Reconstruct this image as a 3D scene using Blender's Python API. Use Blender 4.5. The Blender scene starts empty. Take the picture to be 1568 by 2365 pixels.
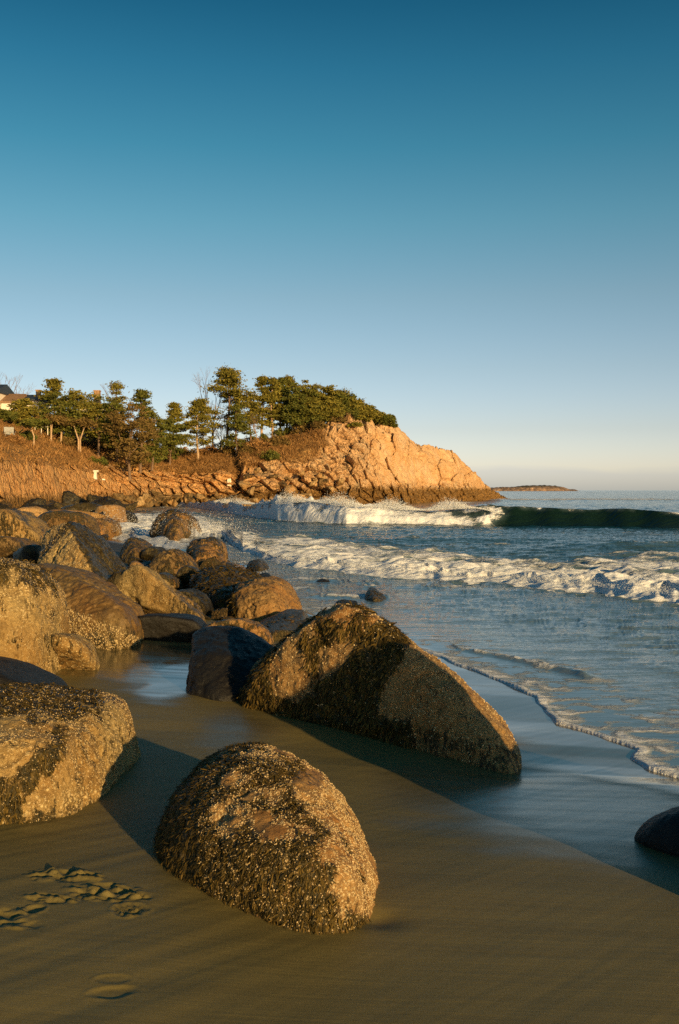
import bpy, bmesh, math, random
import numpy as np
from mathutils import Vector, Matrix
R = math.radians
C = bpy.context.scene.collection
sc = bpy.context.scene
rng = np.random.default_rng(7)
random.seed(7)

# ------------------------------------------------------------------ camera, sky, sun, exposure
CZ = 1.85
cam = bpy.data.objects.new("camera", bpy.data.cameras.new("camera"))
C.objects.link(cam)
cam.location = (0, 0, CZ); cam.rotation_euler = (R(90), 0, 0)
cam.data.sensor_fit = 'VERTICAL'; cam.data.sensor_height = 36; cam.data.sensor_width = 24
cam.data.lens = 35.0; cam.data.shift_y = -21.7 / 1024
cam.data.clip_start = 0.05; cam.data.clip_end = 60000
sc.camera = cam
SUN_EL = 10.5
SUN_DIR = Vector((0.50, -0.86, 0)).normalized()          # horizontal direction towards the sun
sl = bpy.data.lights.new("sun", 'SUN'); so = bpy.data.objects.new("sun", sl); C.objects.link(so)
sl.energy = 4.8; sl.angle = R(0.5); sl.color = (1.0, 0.68, 0.29)
sd = Vector((SUN_DIR.x * math.cos(R(SUN_EL)), SUN_DIR.y * math.cos(R(SUN_EL)), math.sin(R(SUN_EL))))
so.rotation_euler = sd.to_track_quat('Z', 'Y').to_euler(); so.location = (4, -6, 8)
w = bpy.data.worlds.new("World"); sc.world = w; w.use_nodes = True
wt = w.node_tree; wt.nodes.clear()
def wn(t, **k):
    n = wt.nodes.new(t)
    for a, b in k.items(): setattr(n, a, b)
    return n
sky = wn('ShaderNodeTexSky', sky_type='NISHITA', sun_disc=False)
sky.sun_elevation = R(SUN_EL); sky.sun_rotation = math.atan2(SUN_DIR.x, SUN_DIR.y)
sky.air_density = 1.0; sky.dust_density = 0.6; sky.ozone_density = 2.0
tc = wn('ShaderNodeTexCoord'); sp = wn('ShaderNodeSeparateXYZ')
wt.links.new(tc.outputs['Generated'], sp.inputs[0])
ramp = wn('ShaderNodeValToRGB'); cr = ramp.color_ramp
SKYR = [(0.0, (2.2, 2.35, 3.3)), (0.025, (2.2, 2.12, 2.85)), (0.06, (1.85, 1.70, 2.08)), (0.12, (1.62, 1.54, 1.66)), (0.19, (1.34, 1.43, 1.40)), (0.26, (.86, 1.38, 1.32)), (0.325, (.46, 1.20, 1.20)), (0.39, (.25, .96, 1.05)), (0.44, (.14, .74, .86)), (1.0, (0.1, 0.55, 0.7))]
cr.elements[0].position, cr.elements[0].color = 0, (0.5 * SKYR[0][1][0], 0.5 * SKYR[0][1][1], 0.5 * SKYR[0][1][2], 1)
cr.elements[1].position, cr.elements[1].color = 1, tuple(0.5 * c for c in SKYR[-1][1]) + (1,)
for p_, c_ in SKYR[1:-1]:
    e = cr.elements.new(p_); e.color = tuple(0.5 * c for c in c_) + (1,)
wt.links.new(sp.outputs['Z'], ramp.inputs[0])
mul = wn('ShaderNodeMixRGB', blend_type='MULTIPLY'); mul.inputs[0].default_value = 1
wt.links.new(sky.outputs[0], mul.inputs[1]); wt.links.new(ramp.outputs[0], mul.inputs[2])
# low hazy cloud bank lying on the sea horizon
nz = wn('ShaderNodeTexNoise'); nz.inputs['Scale'].default_value = 9; nz.inputs['Detail'].default_value = 4
mp = wn('ShaderNodeMapping'); mp.inputs['Scale'].default_value = (1, 1, 5)
wt.links.new(tc.outputs['Generated'], mp.inputs[0]); wt.links.new(mp.outputs[0], nz.inputs['Vector'])
ma = wn('ShaderNodeMath', operation='MULTIPLY_ADD'); ma.inputs[1].default_value = 0.022; ma.inputs[2].default_value = 0.010
wt.links.new(nz.outputs[0], ma.inputs[0])
lt = wn('ShaderNodeMapRange'); lt.inputs['From Min'].default_value = -0.003; lt.inputs['From Max'].default_value = 0.003
sb = wn('ShaderNodeMath', operation='SUBTRACT'); wt.links.new(ma.outputs[0], sb.inputs[0]); wt.links.new(sp.outputs['Z'], sb.inputs[1])
wt.links.new(sb.outputs[0], lt.inputs['Value'])
hz = wn('ShaderNodeMixRGB', blend_type='MULTIPLY'); hz.inputs[2].default_value = (0.88, 0.91, 1.0, 1)
wt.links.new(lt.outputs[0], hz.inputs[0]); wt.links.new(mul.outputs[0], hz.inputs[1])
bg = wn('ShaderNodeBackground'); bg.inputs['Strength'].default_value = 0.13
out = wn('ShaderNodeOutputWorld')
wt.links.new(hz.outputs[0], bg.inputs[0]); wt.links.new(bg.outputs[0], out.inputs[0])
sc.view_settings.view_transform = 'Standard'; sc.view_settings.look = 'None'
sc.view_settings.exposure = 0.30; sc.view_settings.gamma = 1
sc.cycles.use_denoising = False
sc.cycles.max_bounces = 5; sc.cycles.diffuse_bounces = 2; sc.cycles.glossy_bounces = 3

# ------------------------------------------------------------------ numeric helpers
K = 4.348e-4
def X_(xd, Y): return (xd - 784) * K * Y
def P(xd, yd, Y): return np.array([(xd - 784) * K * Y, Y, CZ - (yd - 1132) * K * Y])
_perm = np.random.default_rng(3).permutation(512).astype(np.int64); _perm = np.concatenate([_perm, _perm, _perm[:2]])
_g3 = np.random.default_rng(5).normal(size=(512, 3)); _g3 /= np.linalg.norm(_g3, axis=1)[:, None]
def perlin(x, y, z=None):
    x = np.asarray(x, float); y = np.asarray(y, float)
    z = np.zeros_like(x) if z is None else np.asarray(z, float)
    xi = np.floor(x).astype(np.int64); yi = np.floor(y).astype(np.int64); zi = np.floor(z).astype(np.int64)
    xf = x - xi; yf = y - yi; zf = z - zi
    u = xf ** 3 * (xf * (xf * 6 - 15) + 10); v = yf ** 3 * (yf * (yf * 6 - 15) + 10); ww = zf ** 3 * (zf * (zf * 6 - 15) + 10)
    r = 0
    for dx in (0, 1):
        px = _perm[(xi + dx) & 511]; wx = u if dx else 1 - u
        for dy in (0, 1):
            py = _perm[(px + yi + dy) & 511]; wy = v if dy else 1 - v
            for dz in (0, 1):
                g = _g3[_perm[(py + zi + dz) & 511]]
                wz = ww if dz else 1 - ww
                r = r + wx * wy * wz * (g[..., 0] * (xf - dx) + g[..., 1] * (yf - dy) + g[..., 2] * (zf - dz))
    return r * 1.5
def fbm(x, y, z=None, o=4, g=0.5):
    a, s, r = 1, 1, 0
    for i in range(o):
        r = r + a * perlin(x * s + 13.7 * i, y * s + 7.1 * i, None if z is None else z * s + 3.3 * i); a *= g; s *= 2.03
    return r
def ridged(x, y, z=None, o=4):
    a, s, r = 1, 1, 0
    for i in range(o):
        r = r + a * (1 - 2 * np.abs(perlin(x * s + 5.7 * i, y * s + 9.1 * i, None if z is None else z * s + 1.3 * i))); a *= .5; s *= 2.1
    return r * .5
def vor(x, y, z, seed=11):
    """F1, F2 and a cell value"""
    x, y, z = (np.asarray(a, float).ravel() for a in (x, y, z))
    xi, yi, zi = (np.floor(a).astype(np.int64) for a in (x, y, z))
    f1 = np.full(x.shape, 9.); f2 = np.full(x.shape, 9.); cv = np.zeros(x.shape)
    tab = np.random.default_rng(seed).random((512, 4))
    for dx in (-1, 0, 1):
        for dy in (-1, 0, 1):
            for dz in (-1, 0, 1):
                h = _perm[(_perm[(_perm[(xi + dx) & 511] + yi + dy) & 511] + zi + dz) & 511]
                t = tab[h]
                d = np.sqrt((xi + dx + t[:, 0] - x) ** 2 + (yi + dy + t[:, 1] - y) ** 2 + (zi + dz + t[:, 2] - z) ** 2)
                m = d < f1
                f2 = np.where(m, f1, np.minimum(f2, d)); cv = np.where(m, t[:, 3], cv); f1 = np.where(m, d, f1)
    return f1, f2, cv
def ss(a, b, x):
    t = np.clip((x - a) / (b - a), 0, 1); return t * t * (3 - 2 * t)
def bell(x, c, s): return np.exp(-((x - c) / s) ** 2)

def mesh_obj(name, V, F, mat, parent=None, smooth=True, attrs=None, uv=None):
    V = np.ascontiguousarray(V, dtype=np.float32); F = np.ascontiguousarray(F, dtype=np.int32)
    me = bpy.data.meshes.new(name); n = F.shape[1]
    me.vertices.add(len(V)); me.vertices.foreach_set('co', V.ravel())
    me.loops.add(F.size); me.loops.foreach_set('vertex_index', F.ravel())
    me.polygons.add(len(F)); me.polygons.foreach_set('loop_start', np.arange(0, F.size, n, dtype=np.int32))
    me.update(calc_edges=True)
    me.polygons.foreach_set('use_smooth', np.full(len(F), smooth))
    for k, a in (attrs or {}).items():
        at = me.attributes.new(k, 'FLOAT', 'POINT'); at.data.foreach_set('value', np.ascontiguousarray(a, dtype=np.float32).ravel())
    me.materials.append(mat)
    o = bpy.data.objects.new(name, me); C.objects.link(o)
    if parent: o.parent = parent
    return o
def grid_faces(nr, nc):
    i = np.arange(nr - 1)[:, None] * nc + np.arange(nc - 1)[None, :]
    return np.stack([i, i + 1, i + 1 + nc, i + nc], -1).reshape(-1, 4)
def tag(o, label=None, cat=None, group=None, kind=None):
    if label: o['label'] = label
    if cat: o['category'] = cat
    if group: o['group'] = group
    if kind: o['kind'] = kind
    return o

# ------------------------------------------------------------------ materials
def newmat(name):
    m = bpy.data.materials.new(name); m.use_nodes = True
    nt = m.node_tree; b = nt.nodes['Principled BSDF']
    return m, nt, b
class NB:
    def __init__(s, nt): s.nt = nt; s.tc = s.n('ShaderNodeTexCoord')
    def n(s, t, **k):
        x = s.nt.nodes.new(t)
        for a, b in k.items(): setattr(x, a, b)
        return x
    def link(s, a, b): s.nt.links.new(a, b)
    def setv(s, sock, v):
        if hasattr(v, 'is_output') or isinstance(v, bpy.types.NodeSocket): s.link(v, sock)
        else: sock.default_value = v if not isinstance(v, tuple) or len(v) != 3 or sock.type != 'RGBA' else v + (1,)
    def map(s, scale=(1, 1, 1), rot=(0, 0, 0)):
        m = s.n('ShaderNodeMapping'); m.inputs['Scale'].default_value = scale; m.inputs['Rotation'].default_value = rot
        s.link(s.tc.outputs['Object'], m.inputs[0]); return m.outputs[0]
    def noise(s, scale, detail=4, rough=.5, vec=None, dist=0):
        x = s.n('ShaderNodeTexNoise'); x.inputs['Scale'].default_value = scale; x.inputs['Detail'].default_value = detail
        x.inputs['Roughness'].default_value = rough; x.inputs['Distortion'].default_value = dist
        s.link(vec if vec is not None else s.tc.outputs['Object'], x.inputs['Vector']); return x.outputs['Fac']
    def voro(s, scale, feature='F1', vec=None, rnd=1.0):
        x = s.n('ShaderNodeTexVoronoi', feature=feature); x.inputs['Scale'].default_value = scale; x.inputs['Randomness'].default_value = rnd
        s.link(vec if vec is not None else s.tc.outputs['Object'], x.inputs['Vector']); return x.outputs['Distance'], (x.outputs['Color'] if feature == 'F1' else None)
    def rng(s, v, a, b, c=0., d=1.):
        x = s.n('ShaderNodeMapRange'); s.setv(x.inputs['Value'], v)
        x.inputs['From Min'].default_value = a; x.inputs['From Max'].default_value = b
        x.inputs['To Min'].default_value = c; x.inputs['To Max'].default_value = d
        return x.outputs[0]
    def m(s, op, a, b=0., c=None):
        x = s.n('ShaderNodeMath', operation=op); s.setv(x.inputs[0], a); s.setv(x.inputs[1], b)
        if c is not None: s.setv(x.inputs[2], c)
        return x.outputs[0]
    def mix(s, f, a, b, bt='MIX'):
        x = s.n('ShaderNodeMixRGB', blend_type=bt); s.setv(x.inputs[0], f); s.setv(x.inputs[1], a); s.setv(x.inputs[2], b); return x.outputs[0]
    def attr(s, name): x = s.n('ShaderNodeAttribute', attribute_name=name); return x.outputs['Fac']
    def bump(s, h, strength, dist, normal=None):
        x = s.n('ShaderNodeBump'); x.inputs['Strength'].default_value = strength; x.inputs['Distance'].default_value = dist
        s.link(h, x.inputs['Height'])
        if normal is not None: s.link(normal, x.inputs['Normal'])
        return x.outputs[0]

def rock_mat(name, base, alt, weed=(0.028, 0.023, 0.008), barn=(0.50, 0.42, 0.30), scale=60, rough=.75, bumpd=.006, wetrough=.38):
    """granite with barnacle specks (attribute barn) and rockweed (attribute weed)"""
    m, nt, b = newmat(name); q = NB(nt)
    n1 = q.noise(scale * .12, 6, .7); n2 = q.noise(scale * .6, 5, .75); n3 = q.noise(scale * .03, 3); n4 = q.noise(scale * 3.2, 2, .8)
    dk = tuple(c * .22 for c in base)
    col = q.mix(q.rng(n1, .35, .65), base, alt)
    col = q.mix(q.rng(n2, .43, .62, 0, .85), col, dk)
    col = q.mix(q.rng(n4, .35, .75, 0, .6), col, tuple(min(1, c * 1.7) for c in base))
    col = q.mix(q.rng(q.noise(scale * .22, 6, .8), .52, .62, 0, .75), col, dk)
    stain = q.mix(q.rng(n3, .45, .65, 0, .55), col, (base[0] * .8, base[1] * .55, base[2] * .25))
    vd, vc = q.voro(scale)
    spots = q.rng(vd, .50, .25)
    pres = q.rng(q.m('ADD', q.attr('barn'), q.m('MULTIPLY', q.m('SUBTRACT', n1, .5), 1.2)), .35, .65)
    keep = q.m('GREATER_THAN', q.noise(scale * .9, 1), .42)
    sp_ = q.m('MULTIPLY', q.m('MULTIPLY', spots, pres), keep)
    col = q.mix(sp_, stain, barn)
    wv = q.noise(scale * .35, 5, .75, q.map((1, 1, .35)))
    wm = q.rng(q.m('ADD', q.attr('weed'), q.m('MULTIPLY', q.m('SUBTRACT', wv, .5), 2.0)), .40, .58)
    wcol = q.mix(q.rng(q.noise(scale * .8, 3, .7, q.map((1, 1, .3))), .45, .75), weed, (0.13, 0.085, 0.022))
    col = q.mix(wm, col, wcol)
    q.link(col, b.inputs['Base Color'])
    q.link(q.rng(wm, 0, 1, rough, wetrough), b.inputs['Roughness'])
    b.inputs['Specular IOR Level'].default_value = .35
    h = q.m('ADD', q.m('ADD', q.m('MULTIPLY', n2, 1.3), q.m('MULTIPLY', n4, .35)), q.m('ADD', q.m('MULTIPLY', sp_, .5), q.m('MULTIPLY', n1, 1.6)))
    h = q.m('ADD', h, q.m('MULTIPLY', q.m('MULTIPLY', wm, wv), 2.5))
    q.link(q.bump(h, .9, bumpd), b.inputs['Normal'])
    return m
M = {}
M['gold'] = rock_mat('gold_granite', (.33, .19, .065), (.22, .12, .038), barn=(.56, .41, .20), scale=75, bumpd=.007)
M['pale'] = rock_mat('pale_granite', (.34, .235, .090), (.22, .145, .050), barn=(.58, .43, .20), scale=45, bumpd=.013)
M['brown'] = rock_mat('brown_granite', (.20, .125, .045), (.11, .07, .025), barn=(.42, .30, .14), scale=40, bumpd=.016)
M['dark'] = rock_mat('dark_wet_shaded_granite', (.014, .013, .011), (.009, .008, .007), barn=(.04, .03, .02), scale=40, rough=.55, bumpd=.010, wetrough=.5)  # near-black for wet stones; on shaded boulders the base colour holds their shade
M['slab'] = rock_mat('smooth_slab_granite', (.19, .12, .042), (.13, .09, .04), barn=(.50, .37, .17), scale=45, rough=.6, bumpd=.007)
M['far'] = rock_mat('shore_boulder_granite', (.22, .135, .05), (.11, .07, .028), scale=9, bumpd=.06)
M['farpale'] = rock_mat('shore_boulder_pale', (.44, .29, .13), (.28, .16, .06), scale=8, bumpd=.05)

def simple_mat(name, col, rough=.7, var=.3, scale=5):
    m, nt, b = newmat(name); q = NB(nt)
    c = q.mix(q.rng(q.noise(scale, 4), .3, .7), tuple(x * (1 - var) for x in col), tuple(min(1, x * (1 + var)) for x in col))
    q.link(c, b.inputs['Base Color']); b.inputs['Roughness'].default_value = rough
    return m
def leaf_mat(name, a, bcol, scale=1.2):
    m, nt, b = newmat(name); q = NB(nt)
    g = q.n('ShaderNodeNewGeometry')
    c = q.mix(q.rng(g.outputs['Random Per Island'], 0, 1), a, bcol)
    c = q.mix(q.rng(q.noise(scale, 3), .35, .7, 0, .6), c, tuple(x * .55 for x in a))
    q.link(c, b.inputs['Base Color']); b.inputs['Roughness'].default_value = .7
    b.inputs['Specular IOR Level'].default_value = .15
    return m
M['weedleaf'] = leaf_mat('rockweed', (.026, .022, .006), (.17, .105, .022), 20)
M['pine'] = leaf_mat('pine_needles', (.12, .12, .020), (.28, .215, .035), .6)
M['pine2'] = leaf_mat('dark_pine_needles', (.075, .095, .018), (.18, .16, .028), .6)
M['rust'] = leaf_mat('rusty_leaves', (.12, .080, .024), (.25, .16, .05), .6)
M['brush'] = leaf_mat('dry_brush', (.17, .085, .030), (.50, .27, .095), .5)
M['bark'] = simple_mat('pale_bark', (.42, .28, .16), .8)
M['barkdark'] = simple_mat('brown_bark', (.16, .10, .06), .8)
M['twig'] = simple_mat('bare_twigs', (.30, .20, .13), .8)

# ------------------------------------------------------------------ shoreline and beach ground
SY = np.array([-6, -3, 0, 4, 5, 6.1, 6.35, 6.6, 6.85, 7.1, 7.5, 7.9, 8.3, 8.9, 9.5, 10.2, 10.6, 11.0, 11.4, 14.4, 18, 20, 24.6, 30, 35, 40, 54, 80, 120, 200])
SX = np.array([8, 7, 5.8, 4.3, 3.5, 2.55, 2.2, 2.02, 1.98, 2.10, 1.95, 1.72, 1.70, 1.74, 1.55, 1.38, 1.20, 1.12, .95, -.45, -1.2, -1.4, -2.4, -4.6, -7.2, -9.6, -13, -18, -30, -50])
def shore(y):
    return np.interp(y, SY, SX) + .05 * perlin(y * 1.1, y * 0 + 3) * ss(40, 20, y) + .02 * perlin(y * 4.1, y * 0 + 9)
def gbase(x, y):
    d = np.interp(y, SY, SX) - x
    near = .9 * np.tanh(.062 * d / .9)
    off = -.5 * (1 - np.exp(np.minimum(d, 0) * .12))
    z = np.where(d > 0, near, off)
    return z
def G(xd, yd):
    Y = 5.
    for _ in range(60):
        z = float(gbase(np.array(X_(xd, Y)), np.array(Y)))
        if yd <= 1134: return P(xd, yd, 150)
        Yn = (CZ - z) / ((yd - 1132) * K); Y = .5 * Y + .5 * Yn
    return np.array([X_(xd, Y), Y, z])

# ------------------------------------------------------------------ boulders
_ico = {}
def ico(s):
    if s not in _ico:
        bm = bmesh.new(); bmesh.ops.create_icosphere(bm, subdivisions=s, radius=1)
        V = np.array([v.co[:] for v in bm.verts]); F = np.array([[v.index for v in f.verts] for f in bm.faces]); bm.free()
        _ico[s] = (V, F)
    return _ico[s]
def planes(pts):
    bm = bmesh.new()
    for p in pts: bm.verts.new(p)
    bmesh.ops.convex_hull(bm, input=bm.verts[:])
    bm.normal_update()
    out_ = []
    for f in bm.faces:
        if f.calc_area() > 1e-7: out_.append((np.array(f.normal[:]), float(f.normal.dot(f.verts[0].co))))
    bm.free()
    N = np.array([a for a, _ in out_]); D = np.array([d for _, d in out_])
    return N, D
def polytope(pts, sub, p, seed, amp, freq, lump=1.0, cutlo=.86):
    p = p * 1.7 if amp > .45 else p; lump *= .6
    pts = np.array(pts); lo, hi = pts.min(0), pts.max(0); c = (lo + hi) / 2; ext = (hi - lo) / 2
    N, D = planes(pts); c = .5 * c + .5 * pts.mean(0)
    Dc = D - N @ c
    N, Dc = N[Dc > 1e-4], Dc[Dc > 1e-4]
    if amp > .45:
        rc = np.random.default_rng(int(seed * 31 + 5))
        for _ in range(12):
            n_ = rc.normal(size=3); n_[2] *= .8; n_[1] -= .3; n_ /= np.linalg.norm(n_)
            sup = float(np.max((pts - c) @ n_)); N = np.vstack([N, n_]); Dc = np.append(Dc, sup * rc.uniform(cutlo, min(.995, cutlo + .11)))
    # merge near-parallel facets so that they do not count twice in the soft minimum
    keep = []
    for i in np.argsort(Dc):
        if all(N[i] @ N[j] < .985 for j in keep): keep.append(i)
    N, Dc = N[keep], Dc[keep]
    U, F = ico(sub)
    d = U * ext
    f = np.zeros(len(U))
    for n, dd in zip(N, Dc): f += np.maximum(0, d @ n / dd) ** p
    f = np.maximum(f, 1e-9) ** (1 / p)
    r = d / f[:, None] * 1.012
    L = np.linalg.norm(r, axis=1)[:, None]; u = r / L
    s = float(np.mean(ext)); V = c + r; o = seed * 17.3
    q = V * freq / s + o
    dn = .10 * lump * fbm(q[:, 0] * .8, q[:, 1] * .8, q[:, 2] * .8, 2) + .050 * amp * fbm(q[:, 0] * 3, q[:, 1] * 3, q[:, 2] * 3, 5, .58) - .030 * amp * ridged(q[:, 0] * 1.6 + 3, q[:, 1] * 1.6, q[:, 2] * 1.6, 3)
    cr_ = np.abs(perlin(q[:, 0] * 1.3 + 40, q[:, 1] * 1.3, q[:, 2] * 1.3))
    dn -= .035 * amp * np.exp(-(cr_ / .035) ** 2) * (perlin(q[:, 0] + 9, q[:, 1], q[:, 2]) > .05)
    if amp > .45 and sub >= 5:
        f1, f2, cv = vor(q[:, 0] * 1.7, q[:, 1] * 1.7, q[:, 2] * 1.7, 21)
        dn += .065 * amp * (cv - .5) * ss(0, .18, f2 - f1)
        pit = perlin(q[:, 0] * 4.5 + 7, q[:, 1] * 4.5, q[:, 2] * 4.5)
        dn -= .055 * amp * ss(.36, .55, pit)
        dn += .020 * amp * fbm(q[:, 0] * 14, q[:, 1] * 14, q[:, 2] * 14, 3, .6)
    V = V + u * (dn * s)[:, None]
    return V, F, u, s
def interp_out(xd, top):
    t = sorted(top); return float(np.interp(xd, [a for a, _ in t], [b for _, b in t]))
BOULDERS = {}
def boulder(label, top, bot, yt, T, mat='brown', sub=5, p=12, seed=1, amp=1, freq=1.0, fl=.35, weed=None, barn=None, lump=1., group='boulders on the beach and along the shore', extra=(), gz=None, key=None, name='boulder', cutlo=.86, raw=None):
    yl, yr = yt if isinstance(yt, tuple) else (yt, yt)
    x0, x1 = min(a for a, _ in top), max(a for a, _ in top)
    pts = []; ybase = max(b for _, b in bot)
    for xd, yd in top:
        Y = yl + (yr - yl) * (xd - x0) / max(1, x1 - x0); q = P(xd, yd, Y); pts.append(q)
        g = gz if gz is not None else float(gbase(q[0], q[1]))
        cx = X_((x0 + x1) / 2, Y)
        b_ = q.copy(); b_[1] += T; b_[0] = cx + (q[0] - cx) * .9; b_[2] = g + (q[2] - g) * .82; pts.append(b_)
        c_ = q.copy(); c_[1] += T * 1.05; c_[2] = g - .15 * T - .05; pts.append(c_)
    for xd, yd in bot:
        q = G(xd, yd) if gz is None else P(xd, yd, (CZ - gz) / ((yd - 1132) * K))
        pts.append(q - np.array([0, -.02 * T, .12 * T + .02]))
        pts.append(q)
        if fl > 0: pts.append(P(xd, yd + fl * (min(yd - 1, interp_out(xd, top)) - yd), q[1] + .04 * T))
    for e_ in extra: pts.append(P(*e_))
    if raw:
        pts = [P(*e_) for e_ in raw]; gm = min(float(gbase(q[0], q[1])) for q in pts)
        pts += [np.array([q[0], q[1], gm - .25 * T]) for q in pts]
    V, F, u, s = polytope(pts, sub, p, seed, amp, freq, lump, cutlo)
    org = np.array([V[:, 0].mean(), V[:, 1].mean(), float(gbase(V[:, 0].mean(), V[:, 1].mean())) if gz is None else gz])
    XD = V[:, 0] / V[:, 1] / K + 784; YD = (CZ - V[:, 2]) / V[:, 1] / K + 1132
    hz_ = (V[:, 2] - org[2]) / max(.01, V[:, 2].max() - org[2])
    env = dict(V=V, XD=XD, YD=YD, h=hz_, u=u, n=fbm(V[:, 0] * 3 / s, V[:, 1] * 3 / s, V[:, 2] * 3 / s + seed, 4))
    wv = weed(env) if weed else np.full(len(V), .12)
    bv = barn(env) if barn else np.full(len(V), .45)
    wv = np.broadcast_to(wv, (len(V),)); bv = np.broadcast_to(bv, (len(V),))
    o = mesh_obj(name, V - org, F, M[mat], attrs={'weed': wv, 'barn': bv})
    o.location = org; tag(o, label, 'rock', group)
    BOULDERS[key or label] = (o, V - org, F, wv, bv, u)
    return o
def tris(V, F, mask):
    return F[mask[F].all(1)]
def add_fronds(key, count, length, width, thr=.5, seed=0, part='seaweed'):
    o, V, F, wv, bv, u = BOULDERS[key]; r = np.random.default_rng(seed)
    Fm = tris(V, F, wv > thr); Fm = Fm[V[Fm].mean(1)[:, 2] > -.02]
    A = V[Fm[:, 0]]; B = V[Fm[:, 1]] - A; D = V[Fm[:, 2]] - A
    cr_ = np.cross(B, D); ar = np.linalg.norm(cr_, axis=1); nr = cr_ / ar[:, None]
    i = r.choice(len(Fm), count, p=ar / ar.sum()); a, b = r.random((2, count)); m = a + b > 1; a[m], b[m] = 1 - a[m], 1 - b[m]
    p = A[i] + B[i] * a[:, None] + D[i] * b[:, None]; n = nr[i]
    dn = np.array([0, 0, -1.]) + r.normal(0, .35, (count, 3)); t = dn - (dn * n).sum(1)[:, None] * n; t /= np.linalg.norm(t, axis=1)[:, None] + 1e-6
    s = np.cross(n, t); s = s + r.normal(0, .3, (count, 3)); s /= np.linalg.norm(s, axis=1)[:, None]
    L = (length * r.uniform(.4, 1.3, count))[:, None]; W = (width * r.uniform(.5, 1.4, count))[:, None]
    lift = r.uniform(.1, .55, (count, 1))
    q0 = p - n * .002; q1 = p + t * L * .5 + n * L * lift * .6; q2 = p + t * L + n * L * lift * r.uniform(.2, 1.1, (count, 1))
    VV = np.stack([q0 - s * W * .4, q0 + s * W * .4, q1 - s * W, q1 + s * W, q2 - s * W * .5, q2 + s * W * .5], 1).reshape(-1, 3)
    k = np.arange(count)[:, None] * 6
    FF = np.concatenate([k + np.array([[0, 1, 3, 2]]), k + np.array([[2, 3, 5, 4]])], 1).reshape(-1, 4)
    c = mesh_obj(part, VV, FF, M['weedleaf'], parent=o); c['kind'] = 'stuff'
    return c
M['barn'] = leaf_mat('barnacle_shells', (.38, .26, .11), (.66, .50, .28), 30)
def add_barnacles(key, count, size, thr=.5, seed=0, part='barnacles'):
    o, V, F, wv, bv, u = BOULDERS[key]; r = np.random.default_rng(seed)
    Fm = tris(V, F, bv > thr); Fm = Fm[V[Fm].mean(1)[:, 2] > .0]
    A = V[Fm[:, 0]]; B = V[Fm[:, 1]] - A; D = V[Fm[:, 2]] - A
    cr_ = np.cross(B, D); ar = np.linalg.norm(cr_, axis=1); nr = cr_ / ar[:, None]
    i = r.choice(len(Fm), count, p=ar / ar.sum()); a, b = r.random((2, count)); m = a + b > 1; a[m], b[m] = 1 - a[m], 1 - b[m]
    p = A[i] + B[i] * a[:, None] + D[i] * b[:, None]; n = nr[i]
    t = np.cross(n, r.normal(size=(count, 3))); t /= np.linalg.norm(t, axis=1)[:, None]; s = np.cross(n, t)
    z = (size * r.uniform(.4, 1.2, count) ** 1.5)[:, None]
    vs = [p + (t * math.cos(k) + s * math.sin(k)) * z - n * z * .2 for k in (0, 1.57, 3.14, 4.71)]
    vs += [p + (t * math.cos(k) + s * math.sin(k)) * z * .45 + n * z * .8 for k in (0, 1.57, 3.14, 4.71)]
    VV = np.stack(vs, 1).reshape(-1, 3); k = np.arange(count)[:, None] * 8
    FF = np.concatenate([k + np.array([[j, (j + 1) % 4, 4 + (j + 1) % 4, 4 + j]]) for j in range(4)] + [k + np.array([[4, 5, 6, 7]])], 1).reshape(-1, 4)
    c = mesh_obj(part, VV, FF, M['barn'], parent=o, smooth=False); c['kind'] = 'stuff'
    return c

# --- the boulder nearest the camera
def wd(e):
    x, y = e['XD'], e['YD']
    left = ss(-40, 110, (640 + (y - 1740) * .42) - x + 120 * e['n'])
    low = ss(-20, 80, y - (2085 + 60 * e['n'] + .10 * (850 - x)))
    patch = bell(x, 530, 55) * bell(y, 1880, 55) + bell(x, 560, 50) * bell(y, 1795, 16)
    return np.clip(.22 + .2 * e['n'] + .52 * np.maximum(left, low * .85) - .45 * patch, 0, 1) * .95
def bd(e):
    x, y = e['XD'], e['YD']
    bare = .8 * bell(x, 710, 60) * bell(y, 1800, 40) + .3 * bell(x, 790, 60) * bell(y, 1960, 40)
    return np.clip(.95 - bare, 0, 1) * ss(-.3, .1, .4 + e['n']) * ss(0, 60, x - 430)
boulder('rounded golden boulder half covered in dark rockweed, alone on the sand nearest the viewer',
    top=[(342, 1955), (362, 1872), (414, 1802), (478, 1757), (545, 1738), (622, 1746), (694, 1774), (756, 1820), (808, 1882), (852, 1948), (884, 2015)],
    bot=[(336, 1998), (394, 2032), (498, 2082), (610, 2138), (704, 2168), (808, 2182), (862, 2160), (894, 2090)],
    yt=(4.45, 4.10), T=.55, mat='gold', sub=7, p=9, seed=1, amp=.55, freq=1, fl=.45, weed=wd, barn=bd, lump=.35, key='near')
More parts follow.
